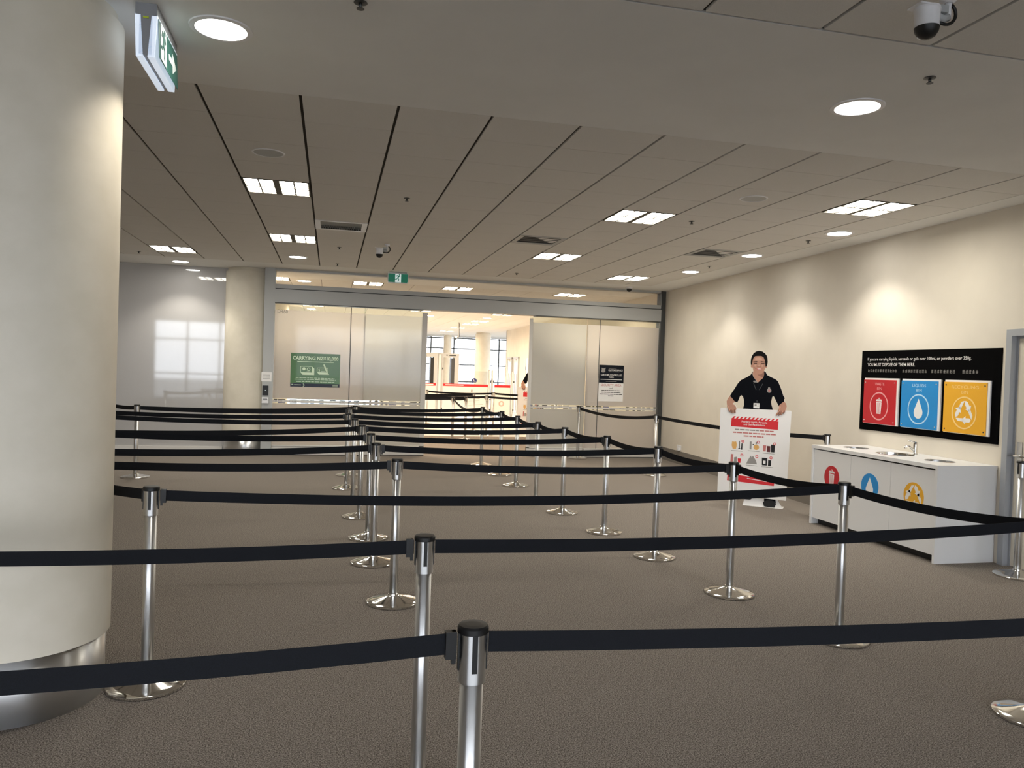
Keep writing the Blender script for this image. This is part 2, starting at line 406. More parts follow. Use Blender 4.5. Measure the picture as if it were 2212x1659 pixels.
downlight(4.745, 24.0, 'downlight beyond the doors at the right side of the opening', 0)

# sprinklers
def sprinkler(x, y, label, big=False):
    o = MB().mi(0)
    o.lathe([(.04, 0), (.042, -.004), (.02, -.008)], cap=True, n=20); o.cyl(.011, -.035, -.008, n=12)
    o.lathe([(.006, -.036), (.024, -.038), (.024, -.041)], n=20)
    o.box((-.014, -.003, -.034), (.014, .003, -.03))
    ob = o.build('sprinkler', aludark, None, world=False); ob.location = (x, y, HC); ob.scale = (.74, .74, .74)
    tag(ob, label, 'sprinkler', 'ceiling sprinklers')
for a in [(.083, 3.593, 'sprinkler head at the top edge of the photo, left of centre'), (3.066, 3.553, 'sprinkler head just beneath the large camera at upper right'),
          (.668, 7.572, 'sprinkler head in the tiles between the two nearest square lights'), (3.653, 7.548, 'sprinkler head right of the central square light'),
          (5.394, 8.071, 'sprinkler head between the two nearest wall downlights'), (5.38, 10.483, 'sprinkler head between the two farther wall downlights'),
          (.065, 11.068, 'sprinkler head left of the far hanging camera'), (2.98, 12.646, 'sprinkler head near the door header, right of the exit sign'),
          (.054, 12.9, 'small sprinkler head just above the door header at left'), (-2.914, 12.887, 'sprinkler head at far left by the column')]:
    sprinkler(*a)
def speaker(x, y, label):
    t = thing('ceiling_speaker', label, 'speaker', (x, y, HC), 0, 'flush ceiling speakers')
    part('rim', whitem, t, lambda m: m.lathe([(.125, 0), (.123, -.005), (.112, -.005), (.11, 0)], n=40, cap=False))
    part('grille', midgrey, t, lambda m: m.cyl(.111, -.003, -.001, n=40))
speaker(-.523, 6.356, 'round flush speaker grille in the ceiling tiles at left')
speaker(3.694, 6.388, 'round flush speaker grille in the ceiling tiles at right')
def vent(c, label, openr):
    x0, x1, y0, y1 = gx(c[0]), gx(c[0]+1), gy(c[1]), gy(c[1]+1)
    t = thing('ceiling_vent', label, 'vent', ((x0+x1)/2, (y0+y1)/2, HC), 0, 'ceiling air vents')
    def fr(m):
        m.box((-.296, -.297, -.004), (-.235, .297, .012)); m.box((.235, -.297, -.004), (.296, .297, .012))
        m.box((-.235, .20, -.004), (.235, .297, .012)); m.box((-.235, -.297, -.004), (.235, -.245, .012))
    part('frame', whitem if openr == 0 else midgrey, t, fr)
    part('duct', black, t, lambda m: m.box((-.235, -.25, -.001 if openr == 0 else .004), (.235, .20, .0145)))
    def sl(m):
        if openr == 0:
            for k in range(23): x = -.222+k*.0202; m.box((x-.003, .02, -.016), (x+.003, .15, -.001))
            m.box((-.235, .15, -.016), (.235, .158, -.001))
        else:
            for k in range(4):
                y = -.20+k*.11; m.M = Matrix.Translation((0, y, 0)) @ Matrix.Rotation(math.radians(38), 4, 'X'); m.box((-.235, -.002, -.004), (.235, .002, .012)); m.M = Matrix.Identity(4)
    part('slats', darkgrey, t, sl)
    if openr: part('deflector', plaster, t, lambda m: m.add([(.05, -.25, .002), (.235, -.25, .002), (.235, .20, .002), (-.12, -.25, .002)], [(3, 2, 1)], False))
vent((1, 6), 'dark louvred air grille with white ends, left of centre', 0)
vent((5, 6), 'open square air vent near the centre of the ceiling', 1)
vent((9, 6), 'dark air vent at right, between light and wall downlights', 1)

# ---------------------------------------------------------------- cameras on the ceiling
def ptz(x, y, z, label, drop=0.):
    t = thing('security_camera', label, 'security camera', (x, y, z))
    def mt(m):
        m.lathe([(.034, 0), (.034, -.018), (.02, -.028)], n=24); m.cyl(.014, -.09-drop, -.02, n=16)
    part('mount', whitem if drop == 0 else midgrey, t, mt)
    def arm(m): m.tube([(0, 0, -.085-drop), (-.02, 0, -.095-drop), (-.075, 0, -.085-drop)], .017, 12); m.box((-.055, -.02, -.075-drop), (-.012, .02, -.045-drop))
    part('arm', midgrey, t, arm)
    part('housing', whitem, t, lambda m: m.lathe([(.03, -.055-drop), (.05, -.06-drop), (.054, -.072-drop), (.05, -.085-drop), (.048, -.135-drop), (.05, -.142-drop)], (-.10, 0, 0), 32))
    part('sun_shield', whitem, t, lambda m: m.box((-.165, -.04, -.062-drop), (-.09, .04, -.056-drop)))
    part('dome', black, t, lambda m: m.lathe([(.049, -.142-drop), (.046, -.158-drop), (.036, -.176-drop), (.018, -.187-drop), (.002, -.19-drop)], (-.10, 0, 0), 32))
    part('cable', black, t, lambda m: m.tube([(.018, 0, -.03)]+[(-.012+.052*math.cos(a*PI/12), 0, -.068-drop-.048*math.sin(a*PI/12)) for a in range(-2, 8)]+[(-.055, 0, -.112-drop)], .007, 8))
    return t
ptz(2.49, 2.80, HC, 'large white dome security camera hanging at upper right')
ptz(.685, 10.5, HC, 'small dome security camera hanging above the green exit sign')
ptz(2.42, 17.2, HC, 'dome security camera on the ceiling just inside the door opening')
ptz(4.34, 27.0, HC, 'security camera on a long drop pole in the far hall', .42)
t = thing('dome_camera', 'small half dome camera above the right end of the door header', 'security camera', (5.37, 13.6, HC))
part('base', whitem, t, lambda m: m.lathe([(.06, 0), (.06, -.03), (.055, -.036)], n=28))
part('dome', black, t, lambda m: m.lathe([(.05, -.036), (.046, -.06), (.034, -.08), (.016, -.09), (.002, -.092)], n=28))

# ---------------------------------------------------------------- exit signs
MAN = [(-.2, .42), (.02, .42), (.12, .30), (.2, .33), (.3, .2), (.26, .14), (.17, .22), (.1, .18), (.04, .02), (.16, -.14), (.08, -.42), (-.02, -.40), (.04, -.14),
       (-.1, -.02), (-.18, -.18), (-.42, -.2), (-.42, -.11), (-.24, -.09), (-.1, .12), (-.08, .3), (-.16, .33), (-.24, .2), (-.31, .24)]
def running_man(m, cx, cz, s, y0, y1, mi_man):
    m.mi(mi_man); m.prism([(cx+x*s, cz+z*s) for x, z in MAN], y0, y1); m.disc(cx+.16*s, cz+.47*s, .085*s, y0, y1, 14)
t = thing('exit_sign', 'green running man exit sign hanging at the door header', 'exit sign', (1.083, 13.52, HC))
part('housing', whitem, t, lambda m: m.prism([(-.178, -.02), (.178, -.02), (.178, -.165), (.160, -.192), (-.160, -.192), (-.178, -.165)], -.025, .025))
part('bracket', midgrey, t, lambda m: m.box((-.15, -.02, -.02), (.15, .02, 0)))
def face(m):
    m.mi(0).prism([(-.166, -.032), (.166, -.032), (.166, -.160), (.152, -.178), (-.152, -.178), (-.166, -.160)], -.028, -.025)
    m.mi(1).prism([(-.05, -.036), (.05, -.036), (.05, -.176), (-.05, -.176)], -.0295, -.028)
    running_man(m, 0, -.108, .125, -.031, -.0295, 0)
part('sign_face', [exitgreen, exitwhite], t, face)
t = thing('exit_sign', 'wedge shaped exit sign hanging by the cream column at upper left', 'exit sign', (-.875, 4.13, HC), PI/2)
# local x runs away from the camera, -y faces right (+x world)
part('spine', greym, t, lambda m: (m.box((-.235, -.028, -.235), (.235, .028, 0)), m.box((-.236, -.046, -.055), (.236, .046, 0))))
for s in (-1, 1):
    def df(m, s=s):
        for a, b in (((-.235), .235),):
            vs = [(a, s*.030, -.055), (b, s*.030, -.055), (b, s*.046, -.055), (a, s*.046, -.055), (a, s*.012, -.24), (b, s*.012, -.24), (b, s*.040, -.24), (a, s*.040, -.24)]
            vs = [(a, s*.024, -.05), (b, s*.024, -.05), (b, s*.048, -.05), (a, s*.048, -.05), (a, s*.010, -.245), (b, s*.010, -.245), (b, s*.040, -.245), (a, s*.040, -.245)]
            f = [(0,1,2,3),(4,7,6,5),(0,4,5,1),(1,5,6,2),(2,6,7,3),(3,7,4,0)]
            m.add(vs, f if s > 0 else [q[::-1] for q in f], False)
    part('diffuser', exitside, t, df)
def face2(m):
    tilt = Matrix.Translation((0, -.0495, -.05)) @ Matrix.Rotation(-math.atan2(.008, .195), 4, 'X')
    m.M = tilt
    m.mi(0).prism([(-.222, -.01), (.222, -.01), (.222, -.185), (-.222, -.185)], -.001, .001)
    m.mi(1).prism([(-.19, -.016), (-.06, -.016), (-.06, -.180), (-.19, -.180)], -.003, -.001)
    running_man(m, -.125, -.10, .15, -.005, -.003, 0)
    m.mi(1).prism([(.0, -.085), (.09, -.085), (.09, -.05), (.18, -.10), (.09, -.15), (.09, -.115), (.0, -.115)], -.003, -.001)
part('sign_face', [exitteal, exitpale], t, face2)
part('indicator_lamp', limey, t, lambda m: m.box((-.240, -.012, -.07), (-.235, .012, -.062)))

# ---------------------------------------------------------------- sliding door front
t = thing('sliding_door_frame', 'grey aluminium header and jambs of the wide automatic door front', 'door frame', (2.6, 14.1, 0))
def hdr(m): m.box((-.975, 13.98, 2.655), (6.2, 14.26, 2.885)); m.box((-.975, 14.0, 2.90), (6.2, 14.2, 2.972))
mb = MB(); hdr(mb); mb.build('header_box', alu, t)
mb = MB(); mb.box((-.975, 14.02, 2.885), (6.2, 14.2, 2.90)); mb.build('header_gap', black, t)
mb = MB(); mb.box((-1.15, 13.98, 0), (-.975, 14.2, HC)); mb.build('jamb', alu, t)
mb = MB(); mb.box((6.2, 13.98, 0), (6.285, 14.2, HC)); mb.build('jamb', aludark, t)
mb = MB(); mb.box((-.975, 14.02, 3.205), (6.2, 14.16, HC)); mb.build('top_rail', alu, t)
mb = MB(); mb.box((-.975, 14.085, 2.972), (6.2, 14.095, 3.205)); mb.build('transom_glass', glass, t)
mb = MB(); mb.box((-.975, 13.99, 2.64), (1.6, 14.2, 2.655)); mb.box((3.7, 13.99, 2.64), (6.2, 14.2, 2.655)); mb.build('door_track', aludark, t)
def film(m, x0, x1, y):
    for z0, z1 in ((.985, 2.53), (.175, .905)):                     # a single sheet stuck on the front of the glass
        m.add([(x0, y-.0058, z0), (x1, y-.0058, z0), (x1, y-.0058, z1), (x0, y-.0058, z1)], [(0, 1, 2, 3)], False)
def dashes(m, x0, x1, y, seed):
    R = random.Random(seed); x = x0+.02
    while x < x1-.03:
        L = R.uniform(.03, .14)
        e = min(x+L, x1-.01)
        q = R.random()
        if q < .85: m.mi(R.choice((0, 0, 0, 2))).box((x, y-.0085, .964), (e, y-.005, .977))
        if R.random() < .7: m.mi(R.choice((0, 0, 1, 2))).box((x, y-.0085, .909), (e, y-.005, .920))
        if R.random() < .6:
            k = x
            while k < e-.01: m.mi(R.choice((1, 0, 2))).box((k, y-.0085, .938), (k+.006, y-.005, .952)); k += .02
        x = e+R.uniform(.015, .10)
    m.mi(3).box((x0, y-.0070, .922), (x1, y-.005, .962))
def glass_panel(label, x0, x1, y, seam, fm, seed, name='frosted_glass_panel', cat='glass panel', stile=None, seamx=None):
    t = thing(name, label, cat, ((x0+x1)/2, y, 0))
    mb = MB(); mb.box((x0, y-.005, .172), (x1, y+.005, 2.638)); mb.build('glass_pane', glass_gr, t)
    mb = MB(); film(mb, x0, x1, y); mb.build('frosted_film', fm, t)
    mb = MB(); dashes(mb, x0, x1, y, seed); mb.build('manifestation_band', [printblack, printgrey, navyblue, whitetrim], t)
    mb = MB(); mb.box((x0, y-.025, .012), (x1, y+.025, .15)); mb.box((x0, y-.02, .155), (x1, y+.02, .172)); mb.build('bottom_rail', whitetrim, t)
    mb = MB(); mb.box((x0, y-.018, .15), (x1, y+.018, .155)); mb.box((x0, y-.027, .0), (x1, y+.02, .012)); mb.build('rail_gasket', black, t)
    if seamx: mb = MB(); mb.box((seamx-.006, y-.009, .172), (seamx+.006, y+.006, 2.636)); mb.build('glass_joint', darkgrey, t)
    if stile: mb = MB(); mb.box((stile[0], y-.02, .0), (stile[1], y+.02, 2.60)); mb.build('edge_stile', whitetrim, t)
    return t
glass_panel('fixed frosted glass panel with the green poster, left of the opening', -.972, .575, 14.06, None, frost, 3, seamx=.323)
glass_panel('fixed frosted glass panel with the security notice, right of the opening', 4.735, 6.197, 14.06, None, frost, 5, seamx=4.985)
glass_panel('left sliding frosted door leaf standing open beside the gap', .56, 1.69, 14.14, None, frost_g, 8, 'sliding_door_leaf', 'door', (1.60, 1.69))
glass_panel('right sliding frosted door leaf standing open beside the gap', 3.62, 4.75, 14.14, None, frost_g, 11, 'sliding_door_leaf', 'door', (3.62, 3.68))
mb = MB(); mb.text('DR60', -.93, 2.47, 14.05-.0005, h=.065, w=.17, align='L')
o = mb.build('door_number', printgrey, None); tag(o, 'grey door number DR60 at the top left of the fixed glass', 'lettering')
# green poster
t = thing('green_poster', 'green poster about carrying NZ$10,000 on the left glass panel', 'poster', (-.265, 14.045, 1.4975))
def gp(m):
    m.mi(0).prism([(-.421, -.295), (.421, -.295), (.421, .295), (-.421, .295)], -.002, .006)
    m.mi(1).prism([(-.421, -.295), (.421, -.295), (.421, -.235), (-.421, -.235)], -.003, -.002)
    m.mi(2).text('CARRYING NZ$10,000', 0, .180, -.0034, h=.060, w=.78, bold=.035)
    m.mi(2)
    for z, a, b in ((.145, -.31, .31),): m.prism([(a, z-.006), (b, z-.006), (b, z+.006), (a, z+.006)], -.003, -.002)
    for z, a, b in ((-.138, -.33, .33), (-.165, -.35, .35), (-.205, -.32, .33)):
        x = a
        while x < b: e = min(b, x+random.uniform(.03, .09)); m.prism([(x, z-.004), (e, z-.004), (e, z+.005), (x, z+.005)], -.003, -.002); x = e+.012
    def rrect(x0, z0, x1, z1, w):
        m.line(x0, z0, x1, z0, w, -.0035, -.002); m.line(x1, z0, x1, z1, w, -.0035, -.002); m.line(x1, z1, x0, z1, w, -.0035, -.002); m.line(x0, z1, x0, z0, w, -.0035, -.002)
    rrect(-.25, -.045, -.06, .065, .008); rrect(.03, -.035, .21, .045, .008)
    m.prism([(-.25, -.045), (-.215, -.085), (-.02, -.085), (-.06, -.045)], -.003, -.002); m.prism([(-.06, -.045), (-.02, -.085), (-.02, .03), (-.06, .065)], -.003, -.002)
    m.prism([(.03, -.035), (.06, -.072), (.24, -.072), (.21, -.035)], -.003, -.002)
    m.disc(-.195, .02, .027, -.0032, -.002, 18); m.ring(-.118, .015, .03, .009, -.0032, -.002, 18); m.line(-.15, -.03, -.087, -.03, .01, -.0032, -.002)
    m.text('S', .065, -.018, -.0034, h=.045); m.line(.09, .01, .165, .01, .007, -.0032, -.002); m.line(.09, -.015, .165, -.015, .007, -.0032, -.002)
    m.prism([(.13, .105), (.155, .11), (.20, -.005), (.195, -.025), (.175, -.012)], -.0036, -.002)
    m.prism([(-.40, -.262), (-.37, -.262), (-.37, -.25), (-.40, -.25)], -.0036, -.002); m.line(-.355, -.263, -.24, -.263, .01, -.0036, -.002)
    m.line(-.205, -.24, -.18, -.265, .009, -.0036, -.002); m.line(-.18, -.265, -.205, -.29, .009, -.0036, -.002)
    for z in (-.252, -.267, -.282): m.line(.30, z, .39, z, .006, -.0036, -.002)
part('print', [pgreen, pnavy, ppale], t, gp)
# security notice
t = thing('security_notice', 'navy and white SECURITY AREA notice on the right glass panel', 'notice', (5.246, 14.045, 1.427))
def sn(m):
    m.mi(0).prism([(-.25, -.349), (.25, -.349), (.25, .349), (-.25, .349)], -.002, .006)
    m.mi(1).prism([(-.25, .005), (.25, .005), (.25, .349), (-.25, .349)], -.003, -.002)
    m.mi(2)
    m.prism([(-.21, .215), (-.19, .205), (-.155, .205), (-.125, .215), (-.13, .26), (-.12, .295), (-.16, .285), (-.205, .295), (-.2, .26)], -.0036, -.003)
    m.mi(0)
    m.text('CUSTOMS SERVICE', .08, .237, -.0036, h=.03, w=.29, bold=.01)
    m.text('CUSTOMS CONTROLLED', 0, .145, -.0036, h=.03, w=.43, bold=.012); m.text('AREA', 0, .105, -.0036, h=.03, w=.10, bold=.012)
    m.line(-.22, .072, .22, .072, .010, -.0036, -.003); m.mi(2); m.line(-.11, .035, .11, .035, .007, -.0036, -.003); m.line(-.06, .28, .10, .28, .005, -.0036, -.003); m.line(-.06, .222, .16, .222, .005, -.0036, -.003)
    m.mi(3).text('SECURITY AREA', 0, -.058, -.0036, h=.044, w=.42, bold=.006)
    m.mi(4).text('and', 0, -.108, -.0036, h=.03)
    m.mi(4)
    for z, a in ((-.14, .19), (-.175, .195), (-.21, .225), (-.242, .055)):
        x = -a
        while x < a: e = min(a, x+random.uniform(.03, .08)); m.prism([(x, z-.007), (e, z-.007), (e, z+.007), (x, z+.007)], -.0036, -.002); x = e+.006
part('print', [printwhite, secnavy, printgrey, printpink, printblack], t, sn)
# card reader etc on the left jamb
t = thing('card_reader', 'black access card reader on the left door jamb', 'card reader', (-1.09, 13.98, 1.12))
part('body', black, t, lambda m: m.box((-.048, -.025, -.08), (.048, 0, .09)))
part('indicator', exitwhite, t, lambda m: m.box((-.006, -.027, -.005), (.006, -.025, .01)))
t = thing('call_button_box', 'white button box under the card reader on the jamb', 'button box', (-1.09, 13.98, .955))
part('body', whitem, t, lambda m: m.box((-.055, -.03, -.05), (.055, 0, .05)))
part('button', greym, t, lambda m: m.box((-.035, -.034, .005), (.035, -.03, .03)))
t = thing('paper_notice', 'small white paper notice taped above the card reader', 'notice', (-1.08, 13.98, 1.36))
part('sheet', printwhite, t, lambda m: m.box((-.085, -.003, -.08), (.085, 0, .08)))
part('print', printgrey, t, lambda m: [m.line(-.06, z, .06, z, .006, -.0036, -.003) for z in (.05, .03, .01, -.01, -.03)])

# ---------------------------------------------------------------- stanchions
def stanchion_proto():
    t = thing('belt_stanchion', '', 'stanchion', (0, 0, 0), 0, 'retractable belt stanchions')
    part('base', chrome, t, lambda m: m.lathe([(.176, 0), (.181, .003), (.181, .013), (.177, .0165), (.14, .024), (.09, .036), (.05, .047), (.036, .053), (.034, .062), (.031, .064)], n=64))
    part('post', steel, t, lambda m: m.cyl(.0285, .06, .85, n=36))
    hd = part('head', steel, t, lambda m: m.lathe([(.029, .842), (.034, .843), (.034, .966)], n=36))
    for k in range(4):
        def sl(m, k=k):
            m.M = Matrix.Rotation(k*PI/2, 4, 'Z'); m.box((-.0065, -.0365, .872), (.0065, -.030, .966))
        part('belt_slot', black, hd, sl)
    part('cap', black, t, lambda m: m.lathe([(.036, .962), (.0385, .964), (.0385, .977), (.035, .982), (.02, .983)], n=36))
    return t
SP = stanchion_proto(); st_used = [False]
def stanchion(x, y, label):
    if not st_used[0]: SP.location = (x, y, 0); SP['label'] = label; st_used[0] = True
    else: dup(SP, (x, y, 0), 0, label)
    return (x, y)
ORD = ['nearest', 'second', 'third', 'fourth', 'fifth', 'sixth', 'seventh', 'eighth', 'ninth', 'tenth']
P = {}
for i, q in enumerate([(.357, 1.853), (.359, 2.871), (.457, 5.29), (.378, 6.380), (.380, 7.300), (.338, 8.343), (.293, 9.282), (.237, 10.30), (.286, 11.509), (.385, 12.275)]):
    P['M%d' % i] = stanchion(*q, 'steel belt stanchion, %s from the camera in the centre line of posts' % ORD[i])
for i, q in enumerate([(3.131, 4.205), (2.934, 5.21), (2.832, 6.343), (2.741, 7.394), (2.623, 8.462), (2.525, 9.277), (2.558, 10.488), (2.575, 11.592), (2.504, 12.783)]):
    P['R%d' % i] = stanchion(*q, 'steel belt stanchion, %s complete post from the camera in the right line' % ORD[i])
P['Rm1'] = stanchion(3.39, 3.06, 'stanchion cut by the right frame edge, only its round chrome base showing')
P['L1'] = stanchion(-.837, 4.07, 'tall stanchion with round chrome base beside the near cream column')
P['L2'] = stanchion(-2.527, 11.286, 'far left stanchion in front of the glossy white wall')
P['Q'] = stanchion(4.56, 13.86, 'stanchion right against the frosted panel, left of the security notice')
P['P918'] = stanchion(5.114, 11.568, 'far stanchion standing before the right door jamb')
P['P1792'] = stanchion(5.72, 8.02, 'stanchion whose head shows over the far end of the white counter')
P['RE'] = stanchion(5.735, 5.40, 'stanchion by the cream door at the right edge of the photo')
P['b'] = stanchion(2.66, 17.0, 'stanchion just beyond the opening, joined by a sagging belt')
P['c'] = stanchion(3.0, 17.3, 'stanchion beyond the opening, second from left, base on the carpet edge')
P['d'] = stanchion(3.672, 19.97, 'stanchion beyond the opening, below the wheelchair symbol')
P['e'] = stanchion(3.738, 18.6, 'stanchion beyond the opening, left of the tall gate posts')
P['a'] = stanchion(2.683, 22.0, 'far stanchion beyond the opening beside the left door leaf')
P['g'] = stanchion(4.519, 21.5, 'far stanchion beyond the opening, right of the tall gate posts')
HID = dict(LP2=(-2.05, 5.42), LP3=(-2.2, 6.05), LP45=(-2.32, 7.5), LP6=(-2.6, 9.55), LP7=(-2.8, 10.3), LP8=(-3.2, 12.3))
for k, n in zip(HID, ('nearest', 'second', 'third', 'fourth', 'fifth', 'farthest')):
    P[k] = stanchion(*HID[k], 'stanchion ending a queue row behind the near cream column, %s of these' % n)
P['LM1'] = stanchion(-2.1, 2.95, 'stanchion outside the left frame edge holding the second queue belt')
P['LM0'] = stanchion(-2.0, 1.75, 'stanchion outside the left frame edge holding the nearest queue belt')
P['RM0'] = stanchion(3.3, 1.80, 'stanchion outside the right frame edge holding the nearest queue belt')
def belt(a, b, label, sag=.025, clip=1):
    A = Vector((*P[a], .938)); B = Vector((*P[b], .938)); d = (B-A); d.z = 0; L = d.length; d.normalize(); nrm = Vector((-d.y, d.x, 0))
    s0, s1 = .0395, L-.0395
    n = 24; mb = MB(); vs = []; fs = []
    for i in range(n+1):
        u = i/n; s = s0+(s1-s0)*u; z = -4*sag*u*(1-u); tw = 0.
        for dz, dn in ((-.0257, -.001), (.0257, -.001), (.0257, .001), (-.0257, .001)):
            vs.append(d*s + nrm*dn + Vector((0, 0, z+dz)))
    for i in range(n):
        for k in range(4): k2 = (k+1) % 4; fs.append((4*i+k, 4*i+k2, 4*i+4+k2, 4*i+4+k))
    fs += [(3, 2, 1, 0), (4*n, 4*n+1, 4*n+2, 4*n+3)]
    mb.add(vs, fs, False); o = mb.build('retractable_belt', beltm, None, world=False); o.location = A
    tag(o, label, 'barrier belt', 'black queue belts')
    e = s0+.003 if clip == 0 else s1-.003; sg = 1 if clip == 0 else -1
    mb = MB(); mb.M = Matrix((( d.x, nrm.x, 0, 0), (d.y, nrm.y, 0, 0), (0, 0, 1, 0), (0, 0, 0, 1)))
    mb.box((e, -.011, -.036), (e+sg*.026, .011, .030)); mb.box((e, -.006, -.05), (e+sg*.01, .006, .03)); mb.build('belt_clip', black, o, world=False)
    return o
belt('LM0', 'M0', 'nearest black belt, running left from the nearest centre stanchion'); belt('M0', 'RM0', 'nearest black belt, running right from the nearest centre stanchion', clip=1)
belt('LM1', 'M1', 'black belt crossing the cream column to the second centre stanchion'); belt('M1', 'Rm1', 'black belt running right from the second centre stanchion to the frame edge')
belt('LP2', 'L1', 'short black belt between the cream column and the stanchion beside it'); belt('L1', 'R0', 'long black belt from the stanchion beside the column to the right line', .05, 0)
rows = [('M2', 'LP2', 'R1'), ('M3', 'LP3', 'R2'), ('M4', 'LP45', 'R3'), ('M5', 'LP45', 'R4'), ('M6', 'LP6', 'R5'), ('M7', 'LP7', 'R6'), ('M8', 'L2', 'R7'), ('M9', 'L2', 'R8')]
for k, (m, l, r) in enumerate(rows):
    belt(l, m, 'black belt running left from the %s centre stanchion' % ORD[k+2], .03)
    belt(m, r, 'black belt running right from the %s centre stanchion to the right line' % ORD[k+2], .03, 0 if k % 2 else 1)
belt('L2', 'LP8', 'thin black belt leading left from the far left stanchion', .02)
RL = ['Rm1']+['R%d' % i for i in range(9)]+['b']
for k in range(10):
    lab = 'diagonal black belt linking right line stanchions, %s from the camera' % ORD[k]
    if k == 0: lab = 'black belt slanting from the right line in front of the white counter'
    if k == 9: lab = 'sagging black belt from the right line into the door opening'
    belt(RL[k], RL[k+1], lab, .03 if k < 9 else .12)
belt('Q', 'P918', 'black belt in front of the frosted panel beneath the security notice', .07); belt('P918', 'P1792', 'black belt passing behind the cardboard figure along the right wall', .04)
belt('a', 'g', 'farthest black belt beyond the opening, in front of the gate panels', .03)
P['s2'] = (4.95, 19.6); P['w2'] = (1.0, 20.0); P['w3'] = (1.0, 17.4); P['w4'] = (1.2, 18.8); P['s3'] = (6.2, 21.2)
stanchion(5.6, 18.9, 'stanchion hidden beyond the right frosted panel, near the opening'); P['s2'] = (5.6, 18.9)
stanchion(6.3, 21.3, 'stanchion hidden beyond the right frosted panel, far hall'); P['s3'] = (6.3, 21.3)
for k, lb in (('w2', 'farthest'), ('w3', 'nearest'), ('w4', 'middle')): stanchion(*P[k], 'stanchion hidden beyond the left door leaf, %s of three' % lb)
belt('g', 's3', 'black belt beyond the opening, leading right from the far right stanchion', .03)
belt('w2', 'd', 'black belt beyond the opening ending under the wheelchair symbol', .03)
belt('w4', 'e', 'black belt beyond the opening ending left of the gate posts', .03); belt('e', 's2', 'black belt beyond the opening leading to the second cardboard figure', .03)
belt('w3', 'b', 'black belt beyond the opening, left of the sagging belt', .02); belt('b', 'c', 'short black belt between two stanchions beyond the opening', .01)

# ---------------------------------------------------------------- icons shared by sign and counter
def trash(m, cx, cz, s, y0, y1):
    m.prism([(cx-.26*s, cz+.26*s), (cx+.26*s, cz+.26*s), (cx+.20*s, cz-.5*s), (cx-.20*s, cz-.5*s)], y0, y1)
    m.prism([(cx-.31*s, cz+.32*s), (cx+.31*s, cz+.32*s), (cx+.22*s, cz+.45*s), (cx-.22*s, cz+.45*s)], y0, y1)
    m.ring(cx, cz+.47*s, .09*s, .04*s, y0, y1, 16)
def trash_bars(m, cx, cz, s, y0, y1):
    for k in (-1.5, -.5, .5, 1.5): m.line(cx+k*.105*s, cz+.22*s, cx+k*.08*s, cz-.46*s, .03*s, y0, y1)
def drop(m, cx, cz, s, y0, y1):
    pts = [(cx, cz+.55*s)]
    for k in range(0, 21):
        a = math.radians(30-k*12); pts.append((cx+.32*s*math.cos(a), cz-.17*s+.32*s*math.sin(a)))
    m.prism(pts, y0, y1)
def recycle(m, cx, cz, s, y0, y1):
    for k in range(3):
        a = 2*PI*k/3
        def R(L): return [(cx+s*(x*math.cos(a)-z*math.sin(a)), cz+s*(x*math.sin(a)+z*math.cos(a))) for x, z in L]
        m.prism(R([(-.30, .16), (-.14, .42), (.02, .46), (-.10, .26), (-.18, .11)]), y0, y1)
        m.prism(R([(.06, .46), (.17, .42), (.27, .26), (.35, .30), (.30, .04), (.06, .14), (.13, .18), (.03, .34)]), y0, y1)

# ---------------------------------------------------------------- disposal sign on the right wall
t = thing('disposal_sign', 'large black disposal sign with three coloured cards on the right wall', 'sign', wp(1.06, 0, 0), WROT)
def X(s): return 1.06-s
part('panel', signblack, t, lambda m: m.prism([(X(2.068), 1.062), (X(.058), 1.078), (X(.05), 1.962), (X(2.066), 1.972)], -.012, 0))
def tx(m):
    m.mi(0); xl = X(1.96)
    m.text('If you are carrying liquids, aerosols or gels over 100ml, or powders over 350g.', xl, 1.858, -.0124, h=.034, w=1.55, align='L')
    m.text('YOU MUST DISPOSE OF THEM HERE.', xl, 1.795, -.0124, h=.034, w=.78, align='L', bold=.006)
    m.mi(1); R = random.Random(4)
    for a, b in ((1.95, 1.42), (1.37, .99), (.94, .57), (.52, .27)):
        n = int((a-b)/.042)
        for k in range(n):
            cx = X(a)+.042*k+.018; cz = 1.742
            for q in range(R.choice((3, 4))): m.line(cx-.014, cz-.013+q*.009, cx+.014, cz-.013+q*.009+R.uniform(-.003, .003), .0032, -.0126, -.012)
            for q in range(R.choice((1, 2))): xx = cx+R.uniform(-.011, .011); m.line(xx, cz-.016, xx, cz+.018, .0032, -.0126, -.012)
part('lettering', [printwhite, printgrey], t, tx)
paler = mat('pale_red', (236, 170, 170), .5); paleb = mat('pale_blue', (186, 222, 246), .5); paley = mat('pale_yellow', (252, 214, 140), .5)
